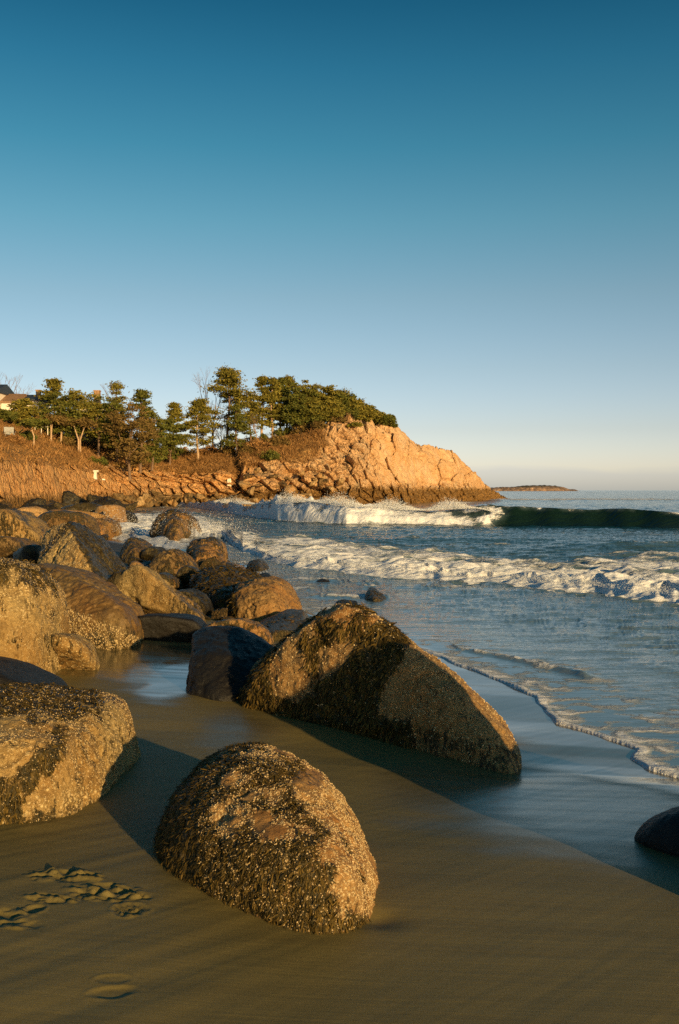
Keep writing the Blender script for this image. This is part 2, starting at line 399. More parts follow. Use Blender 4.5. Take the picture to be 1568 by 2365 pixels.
# --- left pale boulder
def wd(e):
    x, y = e['XD'], e['YD']
    topw = ss(-15, 35, (1672 + 45 * e['n'] - .12 * (x - 150)) - y) * ss(275, 200, x)
    diag = ss(45, -5, np.abs(y - (1700 + (170 - x) * 1.0 + 50 * e['n'])) - 30) * ss(190, 120, x) * .8
    lowl = ss(-20, 90, (130 + 70 * e['n']) - x) * ss(1760, 1820, y) * .6
    low = .31 + .22 * e['n'] + ss(1840, 1900, y) * .3
    return np.clip(np.maximum.reduce([topw, diag, lowl, low]) - .8 * bell(x, 10, 40) * bell(y, 1685, 22), 0, 1) * .9
boulder('large pale pitted boulder with a black rockweed cap, low at the left edge',
    top=[(-190, 1640), (-80, 1598), (0, 1592), (60, 1602), (130, 1614), (205, 1630), (262, 1648), (280, 1668), (287, 1760)],
    bot=[(-190, 1890), (-80, 1905), (0, 1912), (100, 1906), (150, 1890), (195, 1872), (262, 1800), (280, 1775)],
    yt=(5.3, 5.5), T=.7, mat='pale', sub=7, p=13, seed=2, amp=.8, fl=.55, weed=wd, barn=lambda e: .52 + .3 * ss(1800, 1880, e['YD']) + .2 * e['n'], lump=.5, key='left')
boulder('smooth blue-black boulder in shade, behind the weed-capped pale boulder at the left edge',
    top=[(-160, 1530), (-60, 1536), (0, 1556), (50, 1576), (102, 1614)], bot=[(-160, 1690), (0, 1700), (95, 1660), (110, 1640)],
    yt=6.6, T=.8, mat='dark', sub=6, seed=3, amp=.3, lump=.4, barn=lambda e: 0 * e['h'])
boulder('tall pale pitted boulder standing at the left edge, speckled dark near its top',
    top=[(-190, 1330), (-80, 1272), (0, 1283), (42, 1312), (68, 1352), (82, 1410)],
    bot=[(-190, 1570), (-60, 1588), (0, 1590), (50, 1588), (84, 1560), (90, 1530)],
    yt=(8.0, 8.2), T=1.2, mat='pale', sub=7, p=12, seed=4, amp=.8, fl=.6,
    weed=lambda e: .42 * ss(1400, 1330, e['YD']) + .22 + .35 * e['n'], barn=lambda e: .5 + .3 * ss(1400, 1340, e['YD']) + .2 * e['n'], lump=.6, key='tall')
boulder('long slanting boulder with smooth brown back and pale barnacled face, beside the tall pale boulder',
    top=[(58, 1322), (92, 1301), (150, 1316), (218, 1360), (268, 1393), (294, 1425), (298, 1462)],
    bot=[(40, 1470), (90, 1462), (140, 1472), (200, 1494), (245, 1503), (288, 1494)],
    yt=(11.6, 10.0), T=1.2, mat='slab', sub=7, cutlo=.93, p=16, seed=5, amp=.7, fl=.62,
    weed=lambda e: .30 * ss(1440, 1480, e['YD']) + .12 + .2 * e['n'] * ss(1380, 1430, e['YD']), barn=lambda e: ss(-20, 20, e['YD'] - (1375 + .40 * (e['XD'] - 90))) * .95,
    lump=.5, key='slab')
boulder('small rounded egg-shaped pale rock half sunk in sand below the long slanting boulder',
    top=[(88, 1480), (112, 1460), (155, 1466), (190, 1488), (204, 1512)], bot=[(85, 1515), (120, 1527), (160, 1530), (198, 1522)],
    yt=8.6, T=.5, mat='pale', sub=6, p=7, seed=6, amp=.5, weed=lambda e: .3 + .4 * ss(140, 110, e['XD']), barn=lambda e: .6 + 0 * e['h'], lump=.4)
boulder('tall pointed pyramid boulder with a bright left edge and a dark smooth right flank',
    top=[(78, 1290), (92, 1238), (128, 1210), (165, 1197), (192, 1201), (228, 1228), (258, 1262), (288, 1298), (302, 1328)],
    bot=[(85, 1330), (150, 1360), (210, 1380), (245, 1385), (300, 1352)],
    yt=(13.8, 13.2), T=1.7, mat='pale', sub=7, p=26, seed=17, amp=.8, fl=.25, cutlo=.955, raw=[(160, 1216, 13.3), (185, 1264, 12.8), (210, 1312, 12.5), (230, 1354, 12.3), (178, 1206, 13.9), (224, 1231, 14.2), (264, 1273, 14.2), (293, 1304, 14.0), (298, 1330, 13.6), (272, 1366, 12.7), (163, 1201, 13.9), (130, 1212, 13.7), (94, 1242, 13.8), (84, 1300, 13.4), (110, 1344, 12.7), (150, 1368, 12.4), (130, 1222, 15.2), (230, 1245, 15.4)],
    weed=lambda e: np.clip(ss(-6, 6, e['XD'] - (160 + (e['YD'] - 1216) * .51) + 5 * e['n']) * .72 + .62 * bell(e['XD'] - (75 + (1300 - e['YD']) * .95), 0, 15) * ss(1310, 1270, e['YD']) + .10 + .1 * e['n'], 0, 1), barn=lambda e: .8 * ss(6, -6, e['XD'] - (160 + (e['YD'] - 1216) * .51)), lump=.3, key='pyr')  # right flank: dark lichen plus grazing-light shade, both painted in as weed
boulder('triangular pale boulder with a long ridge running down right, beside a small pool',
    top=[(248, 1380), (262, 1340), (300, 1302), (318, 1301), (345, 1330), (382, 1368), (425, 1402), (456, 1428)],
    bot=[(240, 1400), (290, 1424), (330, 1430), (400, 1434), (455, 1434)],
    yt=(12.6, 11.9), T=.9, mat='pale', sub=6, p=22, seed=8, amp=.8, cutlo=.955, fl=.3, weed=lambda e: .15 + .35 * ss(340, 440, e['XD']), barn=lambda e: .5 + 0 * e['h'], lump=.5)
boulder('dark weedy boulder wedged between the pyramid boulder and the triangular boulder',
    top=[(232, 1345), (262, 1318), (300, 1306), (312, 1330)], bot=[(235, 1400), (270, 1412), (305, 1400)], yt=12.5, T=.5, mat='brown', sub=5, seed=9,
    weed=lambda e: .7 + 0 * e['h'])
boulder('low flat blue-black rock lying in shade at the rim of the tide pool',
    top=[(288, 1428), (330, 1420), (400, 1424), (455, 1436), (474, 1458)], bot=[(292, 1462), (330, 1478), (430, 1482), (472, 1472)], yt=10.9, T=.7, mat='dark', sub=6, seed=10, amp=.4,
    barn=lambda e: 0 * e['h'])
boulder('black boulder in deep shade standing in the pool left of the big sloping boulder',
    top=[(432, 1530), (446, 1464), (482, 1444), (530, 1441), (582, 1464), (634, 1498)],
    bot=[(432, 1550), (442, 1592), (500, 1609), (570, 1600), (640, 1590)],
    yt=9.0, T=.9, mat='dark', sub=6, p=22, seed=11, amp=.5, cutlo=.95, barn=lambda e: 0 * e['h'], lump=.3,  # shade of the big boulder is put into its near-black colour
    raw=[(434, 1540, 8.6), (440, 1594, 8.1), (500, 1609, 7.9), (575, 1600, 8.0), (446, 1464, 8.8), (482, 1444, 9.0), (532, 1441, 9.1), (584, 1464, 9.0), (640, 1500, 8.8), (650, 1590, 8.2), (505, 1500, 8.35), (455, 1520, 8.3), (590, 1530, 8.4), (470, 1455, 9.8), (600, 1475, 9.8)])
# --- big sloping boulder
def wd(e):
    x, y = e['XD'], e['YD']
    V_shade = ss(0, 14, (935 - (y - 1500) * .42 + 18 * e['n']) - x) * ss(0, 16, x - (770 - (y - 1530) * 1.0) + 30 * e['n'])  # V-shaped cast shadow, painted dark through the weed mask
    left = .40 + .3 * e['n']
    low = ss(-10, 30, y - (1600 + .22 * (x - 700))) * .62
    right = ss(880, 960, x) * .0
    a = np.maximum(V_shade * .95, np.where(x < 860, left, 0)); a = np.maximum(a, low + .2 * e['n'])
    a = np.where(x > 950, np.maximum(.24, (low - .20)), a)
    return np.clip(a, 0, 1)
boulder('great sloping boulder with golden weed on top, its brown flank falling right towards the surf',
    top=[(560, 1590), (605, 1535), (645, 1495), (702, 1446), (752, 1416), (786, 1399), (832, 1407), (884, 1434), (942, 1482), (1002, 1522), (1062, 1566), (1112, 1614), (1160, 1662), (1218, 1722)],
    bot=[(536, 1616), (600, 1634), (700, 1652), (850, 1688), (1000, 1733), (1120, 1776), (1196, 1790), (1226, 1758)],
    yt=(7.75, 6.6), T=1.5, mat='gold', sub=7, p=15, seed=12, amp=.55, cutlo=.95, fl=.35, weed=wd, barn=lambda e: .5 + 0 * e['h'], lump=.45, key='big',
    extra=[(925, 1520, 7.5)])
boulder('round golden boulder between the tide pool and the surf, crusted orange',
    top=[(524, 1400), (538, 1356), (580, 1340), (622, 1330), (654, 1341), (682, 1372), (698, 1412)], bot=[(530, 1428), (580, 1440), (650, 1442), (698, 1432)],
    yt=14.2, T=1.3, mat='gold', sub=6, p=8, seed=13, amp=.9, weed=lambda e: .3 + .4 * ss(560, 530, e['XD']) + .15 * e['n'], barn=lambda e: .4 + 0 * e['h'], key='round')
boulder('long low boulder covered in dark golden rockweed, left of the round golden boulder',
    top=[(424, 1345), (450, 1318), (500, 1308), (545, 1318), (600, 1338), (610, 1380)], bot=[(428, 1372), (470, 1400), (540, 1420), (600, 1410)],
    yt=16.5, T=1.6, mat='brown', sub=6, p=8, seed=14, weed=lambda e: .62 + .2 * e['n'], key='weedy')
boulder('low weed-fringed rock at the water just in front of the round golden boulder',
    top=[(588, 1446), (640, 1422), (700, 1424), (722, 1450)], bot=[(590, 1470), (640, 1482), (715, 1476)], yt=12.6, T=.7, mat='brown', sub=5, seed=15,
    weed=lambda e: .65 + .2 * e['n'])
boulder('flat orange weedy rock behind the black boulder in the pool',
    top=[(458, 1455), (500, 1435), (560, 1431), (612, 1456), (626, 1478)], bot=[(460, 1482), (540, 1492), (624, 1488)], yt=10.9, T=.7, mat='gold', sub=5, seed=16,
    weed=lambda e: .45 + .3 * e['n'])
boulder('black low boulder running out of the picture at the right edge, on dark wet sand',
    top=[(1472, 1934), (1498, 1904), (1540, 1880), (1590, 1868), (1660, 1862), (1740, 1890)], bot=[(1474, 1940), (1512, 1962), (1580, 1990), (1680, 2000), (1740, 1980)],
    yt=4.75, T=.18, mat='dark', sub=6, p=8, seed=18, amp=.4, lump=.4, barn=lambda e: 0 * e['h'])  # shade lying on this boulder is painted by its near-black base
# the rock just outside the frame whose shadow falls over the right-hand sand
boulder('high dark boulder beyond the right picture edge, shading the wet sand',
    top=[(2086, 1600), (2196, 1526), (2326, 1390), (2414, 1330), (2530, 1310), (2578, 1380), (2590, 1700)], bot=[(2076, 2300), (2350, 2380), (2590, 2300)], yt=3.4, T=.35, mat='gold', sub=6, p=20, amp=.8, cutlo=.98, lump=.1, fl=.8, seed=19, weed=lambda e: .4 + .4 * e['n'])
boulder('lower dark boulder beyond the right picture edge, next to the high one',
    top=[(2610, 1850), (2700, 1800), (2800, 1850), (2950, 1980)], bot=[(2600, 2300), (2800, 2340), (2950, 2250)], yt=3.45, T=.6, mat='gold', sub=6, p=20, amp=.8, cutlo=.93, lump=.2, seed=20, weed=lambda e: .4 + .4 * e['n'])
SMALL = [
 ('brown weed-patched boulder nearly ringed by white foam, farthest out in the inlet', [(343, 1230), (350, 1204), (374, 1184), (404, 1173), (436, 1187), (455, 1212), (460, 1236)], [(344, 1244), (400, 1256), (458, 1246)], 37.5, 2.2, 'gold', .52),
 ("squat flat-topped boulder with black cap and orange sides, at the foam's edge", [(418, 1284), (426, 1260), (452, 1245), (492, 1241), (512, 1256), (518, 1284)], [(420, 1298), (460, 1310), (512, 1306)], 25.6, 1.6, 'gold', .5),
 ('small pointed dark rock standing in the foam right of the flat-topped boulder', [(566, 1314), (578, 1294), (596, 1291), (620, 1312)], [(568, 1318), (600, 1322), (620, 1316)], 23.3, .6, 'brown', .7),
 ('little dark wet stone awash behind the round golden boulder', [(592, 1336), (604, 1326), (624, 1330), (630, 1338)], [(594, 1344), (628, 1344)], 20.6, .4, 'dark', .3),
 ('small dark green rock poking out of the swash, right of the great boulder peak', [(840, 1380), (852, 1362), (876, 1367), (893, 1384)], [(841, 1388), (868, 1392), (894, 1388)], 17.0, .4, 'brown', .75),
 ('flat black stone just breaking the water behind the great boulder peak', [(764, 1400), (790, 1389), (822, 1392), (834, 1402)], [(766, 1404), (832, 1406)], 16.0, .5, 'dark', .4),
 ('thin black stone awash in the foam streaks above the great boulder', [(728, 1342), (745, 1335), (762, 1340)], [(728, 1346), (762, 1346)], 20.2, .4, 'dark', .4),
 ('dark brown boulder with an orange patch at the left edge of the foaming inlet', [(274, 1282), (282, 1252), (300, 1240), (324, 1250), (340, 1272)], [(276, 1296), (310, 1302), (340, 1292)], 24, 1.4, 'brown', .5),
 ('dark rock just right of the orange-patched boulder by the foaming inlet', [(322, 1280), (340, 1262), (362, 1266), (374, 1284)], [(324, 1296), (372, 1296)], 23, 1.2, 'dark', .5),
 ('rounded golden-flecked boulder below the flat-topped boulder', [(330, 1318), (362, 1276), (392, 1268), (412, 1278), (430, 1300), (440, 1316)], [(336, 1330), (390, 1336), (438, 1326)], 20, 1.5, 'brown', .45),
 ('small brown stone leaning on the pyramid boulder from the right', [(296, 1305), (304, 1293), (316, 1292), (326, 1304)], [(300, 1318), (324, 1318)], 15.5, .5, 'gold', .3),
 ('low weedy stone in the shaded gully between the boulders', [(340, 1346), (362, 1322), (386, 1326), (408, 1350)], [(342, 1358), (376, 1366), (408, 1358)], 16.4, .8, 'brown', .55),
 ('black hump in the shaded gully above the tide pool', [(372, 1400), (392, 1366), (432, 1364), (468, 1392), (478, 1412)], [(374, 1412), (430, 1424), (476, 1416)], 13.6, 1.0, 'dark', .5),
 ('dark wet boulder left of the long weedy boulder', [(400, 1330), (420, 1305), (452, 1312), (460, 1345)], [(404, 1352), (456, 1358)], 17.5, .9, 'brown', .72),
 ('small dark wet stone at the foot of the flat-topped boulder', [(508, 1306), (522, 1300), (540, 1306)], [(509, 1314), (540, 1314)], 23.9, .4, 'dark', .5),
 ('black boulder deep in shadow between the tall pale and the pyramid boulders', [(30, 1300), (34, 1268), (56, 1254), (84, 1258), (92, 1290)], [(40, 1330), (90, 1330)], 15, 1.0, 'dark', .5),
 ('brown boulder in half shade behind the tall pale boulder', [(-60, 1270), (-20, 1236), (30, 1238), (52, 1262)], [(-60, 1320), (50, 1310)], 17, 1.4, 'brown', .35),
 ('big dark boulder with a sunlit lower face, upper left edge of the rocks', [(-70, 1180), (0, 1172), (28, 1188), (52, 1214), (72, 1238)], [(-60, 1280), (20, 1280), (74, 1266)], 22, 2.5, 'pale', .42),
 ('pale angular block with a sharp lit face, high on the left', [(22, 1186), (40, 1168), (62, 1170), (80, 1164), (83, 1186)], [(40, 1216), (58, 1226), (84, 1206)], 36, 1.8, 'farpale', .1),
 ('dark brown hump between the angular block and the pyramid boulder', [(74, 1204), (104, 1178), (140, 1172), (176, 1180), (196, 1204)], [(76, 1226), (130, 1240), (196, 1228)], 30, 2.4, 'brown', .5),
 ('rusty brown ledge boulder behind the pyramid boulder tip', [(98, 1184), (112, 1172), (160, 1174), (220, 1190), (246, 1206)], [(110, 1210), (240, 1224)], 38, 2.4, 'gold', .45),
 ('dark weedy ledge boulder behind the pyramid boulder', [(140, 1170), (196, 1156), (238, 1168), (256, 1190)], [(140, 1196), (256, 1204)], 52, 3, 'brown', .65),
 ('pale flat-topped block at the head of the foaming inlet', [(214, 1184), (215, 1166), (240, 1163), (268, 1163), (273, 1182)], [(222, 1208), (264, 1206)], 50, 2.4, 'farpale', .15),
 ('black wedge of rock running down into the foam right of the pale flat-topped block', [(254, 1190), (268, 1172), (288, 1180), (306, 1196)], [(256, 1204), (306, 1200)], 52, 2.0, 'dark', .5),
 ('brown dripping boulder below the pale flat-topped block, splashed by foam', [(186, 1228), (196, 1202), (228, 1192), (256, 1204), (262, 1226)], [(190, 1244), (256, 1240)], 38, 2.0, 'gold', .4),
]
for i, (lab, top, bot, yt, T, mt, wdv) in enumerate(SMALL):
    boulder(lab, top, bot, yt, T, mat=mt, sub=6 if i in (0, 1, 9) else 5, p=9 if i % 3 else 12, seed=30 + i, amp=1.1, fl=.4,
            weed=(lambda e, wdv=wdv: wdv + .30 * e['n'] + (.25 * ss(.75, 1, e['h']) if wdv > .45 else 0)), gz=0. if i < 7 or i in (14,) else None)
add_fronds('near', 15000, .028, .0026, .42, 1); add_barnacles('near', 13000, .0036, .38, 2)
add_fronds('left', 7000, .036, .0036, .5, 3); add_barnacles('left', 12000, .0036, .40, 4)
add_fronds('big', 12000, .050, .0060, .42, 5); add_barnacles('big', 5000, .007, .45, 8)
add_fronds('weedy', 3000, .09, .012, .5, 6); add_fronds('round', 1200, .07, .010, .45, 7)
add_barnacles('slab', 5000, .008, .6, 9); add_barnacles('tall', 9000, .0042, .45, 10); add_fronds('tall', 1500, .05, .006, .5, 11); add_barnacles('pyr', 6000, .0055, .5, 12)

# ------------------------------------------------------------------ beach sheet
t_in = np.linspace(-.37, .37, 900); t_out = np.linspace(.37, 2.4, 90)[1:]
tb = np.concatenate([-t_out[::-1], t_in, t_out])
ys = [-3.2]
while ys[-1] < 140:
    y = ys[-1]; st = .05 if y < 2.6 else max(.007, y * y / (1.6 * 996) * .9) if y < 14 else y * y / (1.6 * 996) * .9 if y < 60 else 3.
    ys.append(y + min(st, 3))
ys = np.array(ys)
YY, TT = np.meshgrid(ys, tb, indexing='ij'); XX = TT * (YY + 4.0) / 1.0
XX = np.where(np.abs(TT) < .37, XX, XX)
ZZ = gbase(XX, YY)
dS = shore(YY) - XX
# long low swash ridges and hollows running diagonally, plus fine back-wash streaks
a_ = (XX + YY) * .7071; b_ = (YY - XX) * .7071
near = ss(14, 5, YY) * ss(-.1, .6, dS)
ZZ = ZZ + near * (.020 * perlin(a_ * .35, b_ * .9) + .006 * perlin(a_ * .45 + 5, b_ * 2.4 + 2))
lft = ss(.2, -.8, XX) * ss(6, 4.4, YY)
ZZ += lft * (.004 * fbm(a_ * .8 + 3, b_ * 7, o=2))
ZZ += ss(14, 6, YY) * .0006 * fbm(a_ * 1.2, b_ * 16, o=2)
def P2(xd, yd): q = G(xd, yd); return q[0], q[1]
# scuffs and shoe prints at the lower left
def print_at(xd, yd, ang, L, W, depth, tread=True, seed=0):
    global ZZ
    cx, cy = P2(xd, yd); c, s = math.cos(ang), math.sin(ang)
    u = (XX - cx) * c + (YY - cy) * s; v = -(XX - cx) * s + (YY - cy) * c
    r = np.sqrt((u / L) ** 2 + (v / W) ** 2) + .28 * perlin(XX * 14 + seed, YY * 14); ins = ss(1.2, .6, r)
    ZZ = ZZ - depth * ins + depth * .7 * np.exp(-((r - 1.22) / .16) ** 2) * (.5 + .8 * perlin(XX * 30, YY * 30 + seed))
    if tread: ZZ = ZZ + ins * depth * .8 * (np.sin(u * 2 * math.pi / .022) > .1)
def rubble(xd, yd, rx, ry, h, f, seed=0):
    global ZZ
    cx, cy = P2(xd, yd); r = np.sqrt(((XX - cx) / rx) ** 2 + ((YY - cy) / ry) ** 2)
    m = ss(1.15, .5, r + .35 * perlin(XX * 12, YY * 12 + seed))
    ZZ = ZZ + m * h * np.maximum(-.35, fbm(XX * f + seed, YY * f * 1.6, o=3))
print_at(300, 2105, .6, .065, .05, .006, True, 1)
rubble(245, 2065, .17, .09, .024, 15, 5); rubble(150, 2025, .16, .08, .022, 17, 9); rubble(110, 2080, .11, .05, .020, 19, 12); rubble(300, 2110, .06, .05, .014, 22, 31)
rubble(28, 2115, .09, .06, .030, 8, 15); rubble(45, 2140, .09, .05, .015, 12, 18)
rubble(320, 2075, .05, .03, .02, 25, 3)
print_at(262, 2290, .35, .07, .032, .004, False, 4); print_at(262, 2262, .3, .05, .026, .0025, False, 6)
print_at(80, 2105, .8, .04, .03, .008, False, 8)
# scour rims round the near boulders
for (xd, yd, rr, dp) in ((868, 2120, .10, .02), (640, 2140, .3, .006), (1190, 1790, .25, .02)):
    cx, cy = P2(xd, yd); r = np.hypot(XX - cx, (YY - cy) * 1.2); ZZ -= dp * bell(r, 0, rr)
# wetness: 0 damp matte sand, 1 mirror-wet film
wet = ss(1.25, .55, dS + .25 * perlin(XX * .8, YY * .8) + .06 * perlin(a_ * 1., b_ * 9)) * ss(5.0, 6.2, YY + .25 * XX)
def blob(xd0, yd0, xd1, yd1, k=1., soft=.25, f=1.):
    p0 = P2(xd0, yd0); p1 = P2(xd1, yd1); cx, cy = (p0[0] + p1[0]) / 2, (p0[1] + p1[1]) / 2
    rx, ry = abs(p1[0] - p0[0]) / 2 + 1e-3, abs(p1[1] - p0[1]) / 2 + 1e-3
    r = np.sqrt(((XX - cx) / rx) ** 2 + ((YY - cy) / ry) ** 2) + .35 * fbm(XX * 1.3 * f, YY * 3 * f, o=3)
    return k * ss(1 + soft, 1 - soft, r)
pool = np.maximum.reduce([blob(270, 1618, 560, 1500, 1.), blob(560, 1600, 250, 1470, .9), blob(440, 1730, 640, 1640, .55, .6), blob(300, 1440, 560, 1480, 1.)])
dampb = np.maximum(blob(1000, 1960, 1500, 1780, .75, .4), blob(1400, 2040, 1600, 1900, .35, .6))
wet = np.clip(np.maximum.reduce([wet, pool, dampb]), 0, 1)
ZZ = ZZ * (1 - 0 * wet)
farrock = ss(18, 26, YY)
V = np.stack([XX, YY, ZZ], -1).reshape(-1, 3)

m, nt, b = newmat('beach_sand'); q = NB(nt)
wA = q.attr('wet'); fA = q.attr('farrock')
fine = q.noise(420, 2, .8); mid = q.noise(30, 4, .6); lg = q.noise(2.2, 3)
strk = q.noise(1.0, 5, .6, q.map((1.4, 34, 1), (0, 0, R(-45))))
strk2 = q.noise(1.0, 3, .6, q.map((.6, 8, 1), (0, 0, R(-45))))
c = q.mix(q.rng(fine, .25, .75), (.10, .076, .021), (.275, .213, .070))
c = q.mix(q.rng(strk2, .35, .65, 0, .30), c, (.085, .068, .024))
c = q.mix(q.rng(strk, .42, .62, 0, .10), c, (.24, .185, .075))
c = q.mix(q.m('MULTIPLY', wA, .62), c, (.060, .052, .032))
c = q.mix(fA, c, q.mix(q.rng(q.noise(3, 5), .4, .6), (.02, .018, .012), (.09, .06, .025)))
q.link(c, b.inputs['Base Color'])
streak_r = q.m('MULTIPLY', wA, q.rng(strk2, .25, .6, .65, 1.))
q.link(q.rng(streak_r, 0, 1, .62, .06), b.inputs['Roughness'])
q.link(q.rng(wA, 0, 1, .30, .75), b.inputs['Specular IOR Level'])
h = q.m('ADD', q.m('MULTIPLY', fine, .0008), q.m('MULTIPLY', strk, .0016))
h = q.m('MULTIPLY', h, q.rng(wA, 0, 1, 1, .06))
bn = q.n('ShaderNodeBump'); bn.inputs['Strength'].default_value = 1; bn.inputs['Distance'].default_value = 1
q.link(h, bn.inputs['Height']); q.link(bn.outputs[0], b.inputs['Normal'])
beach = mesh_obj('beach', V, grid_faces(len(ys), len(tb)), m, attrs={'wet': wet, 'farrock': farrock}); tag(beach, kind='structure')

# ------------------------------------------------------------------ sea
xdC1 = np.array([-900, 300, 420, 470, 540, 640, 720, 800, 1000, 1140, 1400, 1568, 2600]); yC1 = np.array([150, 128, 112, 100, 76, 60.5, 57, 54.2, 53.2, 52.3, 50.5, 48.4, 40.])
xdC2 = np.array([-900, 300, 480, 520, 560, 640, 700, 800, 900, 1000, 1080, 1130, 1250, 1400, 1480, 1568, 2600]); yC2 = np.array([46, 42, 38.5, 36, 29.7, 25.3, 23.6, 22.2, 21, 20.7, 19.6, 20.2, 18.6, 17.7, 16.7, 16.3, 14.5])
t_in = np.linspace(-.38, .38, 700); t_out = np.concatenate([np.linspace(.38, .9, 70)[1:], np.linspace(.9, 3, 20)[1:]])
tt = np.concatenate([-t_out[::-1], t_in, t_out]); xdt = tt / K + 784
c1 = np.interp(xdt, xdC1, yC1) + .5 * perlin(xdt * .012, xdt * 0) ; c2 = np.interp(xdt, xdC2, yC2) + .5 * perlin(xdt * .02, xdt * 0 + 4) + .28 * perlin(xdt * .04, xdt * 0 + 7)
rows = []
inv = lambda y0, y1, n: [1 / (1 / y0 + (1 / y1 - 1 / y0) * s) for s in np.linspace(0, 1, n)]
for s in np.linspace(0, 1, 380)[:-1]: rows.append(1 / (1 / 3.4 + (1 / (c2 - .5) - 1 / 3.4) * s))
for w_ in np.arange(-.5, 3.2, .03): rows.append(c2 + w_)
for s in np.linspace(0, 1, 230)[1:-1]: rows.append(1 / (1 / (c2 + 3.2) + (1 / (c1 - 1.0) - 1 / (c2 + 3.2)) * s))
for w_ in np.arange(-1.0, 3.6, .055): rows.append(c1 + w_)
for s in np.linspace(0, 1, 190)[1:]: rows.append(1 / (1 / (c1 + 3.6) + (1 / 900. - 1 / (c1 + 3.6)) * s))
for yy_ in (1500., 2600., 5000., 12000., 40000.): rows.append(np.full_like(tt, yy_))
Y = np.array(rows); X = tt[None] * Y; XD = np.broadcast_to(xdt[None], Y.shape)
W1 = Y - c1[None]; W2 = Y - c2[None]
d = X - shore(Y)                              # metres seaward of the water's edge
depth = np.clip(d * .06, 0, 3)
# chop
rot = lambda x, y, a: (x * math.cos(a) + y * math.sin(a), -x * math.sin(a) + y * math.cos(a))
fade = ss(0, 4, d)
u1, v1 = rot(X, Y, .15); u2, v2 = rot(X, Y, -.35)
Z = fade * (.038 * fbm(u1 * .9, v1 * 3.0, o=4, g=.6) + .020 * fbm(u2 * .5, v2 * 1.5 + 40, o=3))
Z += .004 * ss(0, .5, d) * perlin(u1 * 3, v1 * 9)
farw = ss(22, 60, Y)
Z += farw * (.10 * fbm(u1 * .12, v1 * .35, o=4, g=.55) + .045 * perlin(u2 * .6, v2 * 1.6))
Z += ss(120, 400, Y) * .12 * fbm(u1 * .03, v1 * .09, o=3)
lim = ss(1000, 500, Y); Z *= lim
# green swell humps between the two foam lines
Z += .26 * bell(Y, 31 + .12 * (X - 9), 1.3) * bell(X, 9.3, 3.4) + .14 * bell(Y, 27, 1.1) * bell(X, 7.5, 2.5) + .12 * bell(Y, 36, 1.2) * bell(X, 4, 6)
# breaker
Hc = np.interp(XD, [200, 460, 500, 600, 680, 720, 780, 860, 930, 1000, 1080, 1130, 1200, 1400, 1568, 1900], [.25, .60, .90, 1.10, 1.35, 1.45, 1.15, 1.06, .78, .80, .92, .98, .92, .88, .72, .65])
foamy = ss(1175, 1075, XD + 80 * fbm(X * .7, Y * .9, o=4))
face = np.clip(W1 / 1.05, 0, 1)
crest = 1.25
prof = np.where(W1 < crest, (np.clip(W1 / crest, 0, 1)) ** 1.35, np.exp(-(W1 - crest) / 3.2))
prof = np.where(W1 > crest, prof * ss(14, 4, W1) , prof)
Hn = Hc * (1 + .10 * fbm(X * .4, Y * .05, o=2))
Z = Z * (1 - .8 * ss(-.5, .3, W1) * ss(3, 1.5, W1)) + Hn * prof
# foam roller: billowing noise
inb = ss(-.45, .15, W1 + .35 * fbm(X * .9, X * 0 + 2, o=3)) * ss(3.6, 2.0, W1)
domeF = np.clip(np.where(W1 < 1.5, np.sqrt(np.clip((W1 + .25) / 1.6, 0, 1)), np.exp(-(W1 - 1.5) / 1.6)), 0, 1.2)
bill = fbm(X * .8, Y * 1.0, Z * .5, o=3, g=.45); big_ = perlin(X * .35 + 3, Y * .25)
Zf = Hc * domeF * (.82 + .42 * big_ + .26 * np.abs(bill) + .10 * bill) + .02 * fbm(X * 3, Y * 3, o=2)
Z = Z * (1 - foamy * inb) + np.maximum(Zf, Z * .6) * foamy * inb
foam = foamy * inb * (.78 + .9 * bill + .35 * big_)
foam = np.maximum(foam, foamy * bell(W1, 0.0, .45) * .95)
# thrown lip where the wave is just breaking, and light crest feathers
lipm = bell(XD, 1128, 34) * bell(W1, .75, .6); Z += lipm * (.16 + .25 * np.abs(bill)); foam = np.maximum(foam, lipm * 1.3 * (.6 + bill))
foam = np.maximum(foam, bell(W1, crest + .1, .22) * ss(1100, 1180, XD) * (.42 + 1.0 * perlin(X * .55 + 11, X * 0) + .5 * perlin(X * 2.5, Y)))
foam = np.maximum(foam, .30 * foamy * ss(10, 2, W1) * ss(1, 2, W1) + 0)
# second line: crumbling bore
H2 = np.clip(.72 + .55 * perlin(X * .45 + 3, X * 0 + 1) + .15 * perlin(X * 1.0, X * 0 + 4), .35, 1.4) * .78 * np.interp(XD, [300, 500, 620, 800, 1000, 1100, 1180, 1300, 1420, 1500, 1568, 2000], [.10, .14, .20, .27, .26, .20, .18, .24, .30, .30, .27, .22])
i2 = ss(-.30, .12, W2 + .30 * fbm(X * 1.6, X * 0 + 8, o=3))
b2 = fbm(X * 1.5, Y * 1.9, o=4, g=.48)
roll = i2 * np.where(W2 < .7, ss(-.2, .7, W2), np.exp(-(W2 - .7) / 2.2)) * ss(8, 3, W2)
Z += H2 * roll * (.72 + .30 * np.abs(b2) + .22 * b2) + .05 * i2 * ss(8, 1, W2) * b2 + .10 * bell(W2, 2.6 + 1.2 * perlin(X * .3, X * 0 + 5), .5) * (.5 + perlin(X * .6, X * 0))
trail = i2 * ss(9.5, 1.2, W2)
foam = np.maximum(foam, (1.05 * i2 * ss(3.6, .8, W2) + .2 + .5 * b2) * i2 * ss(4.6, 2.4, W2))
lac = ridged(X * .75 + .5 * perlin(X * .9, Y * .9), Y * 1.3 + .5 * perlin(X * .9 + 9, Y * .9), o=4)
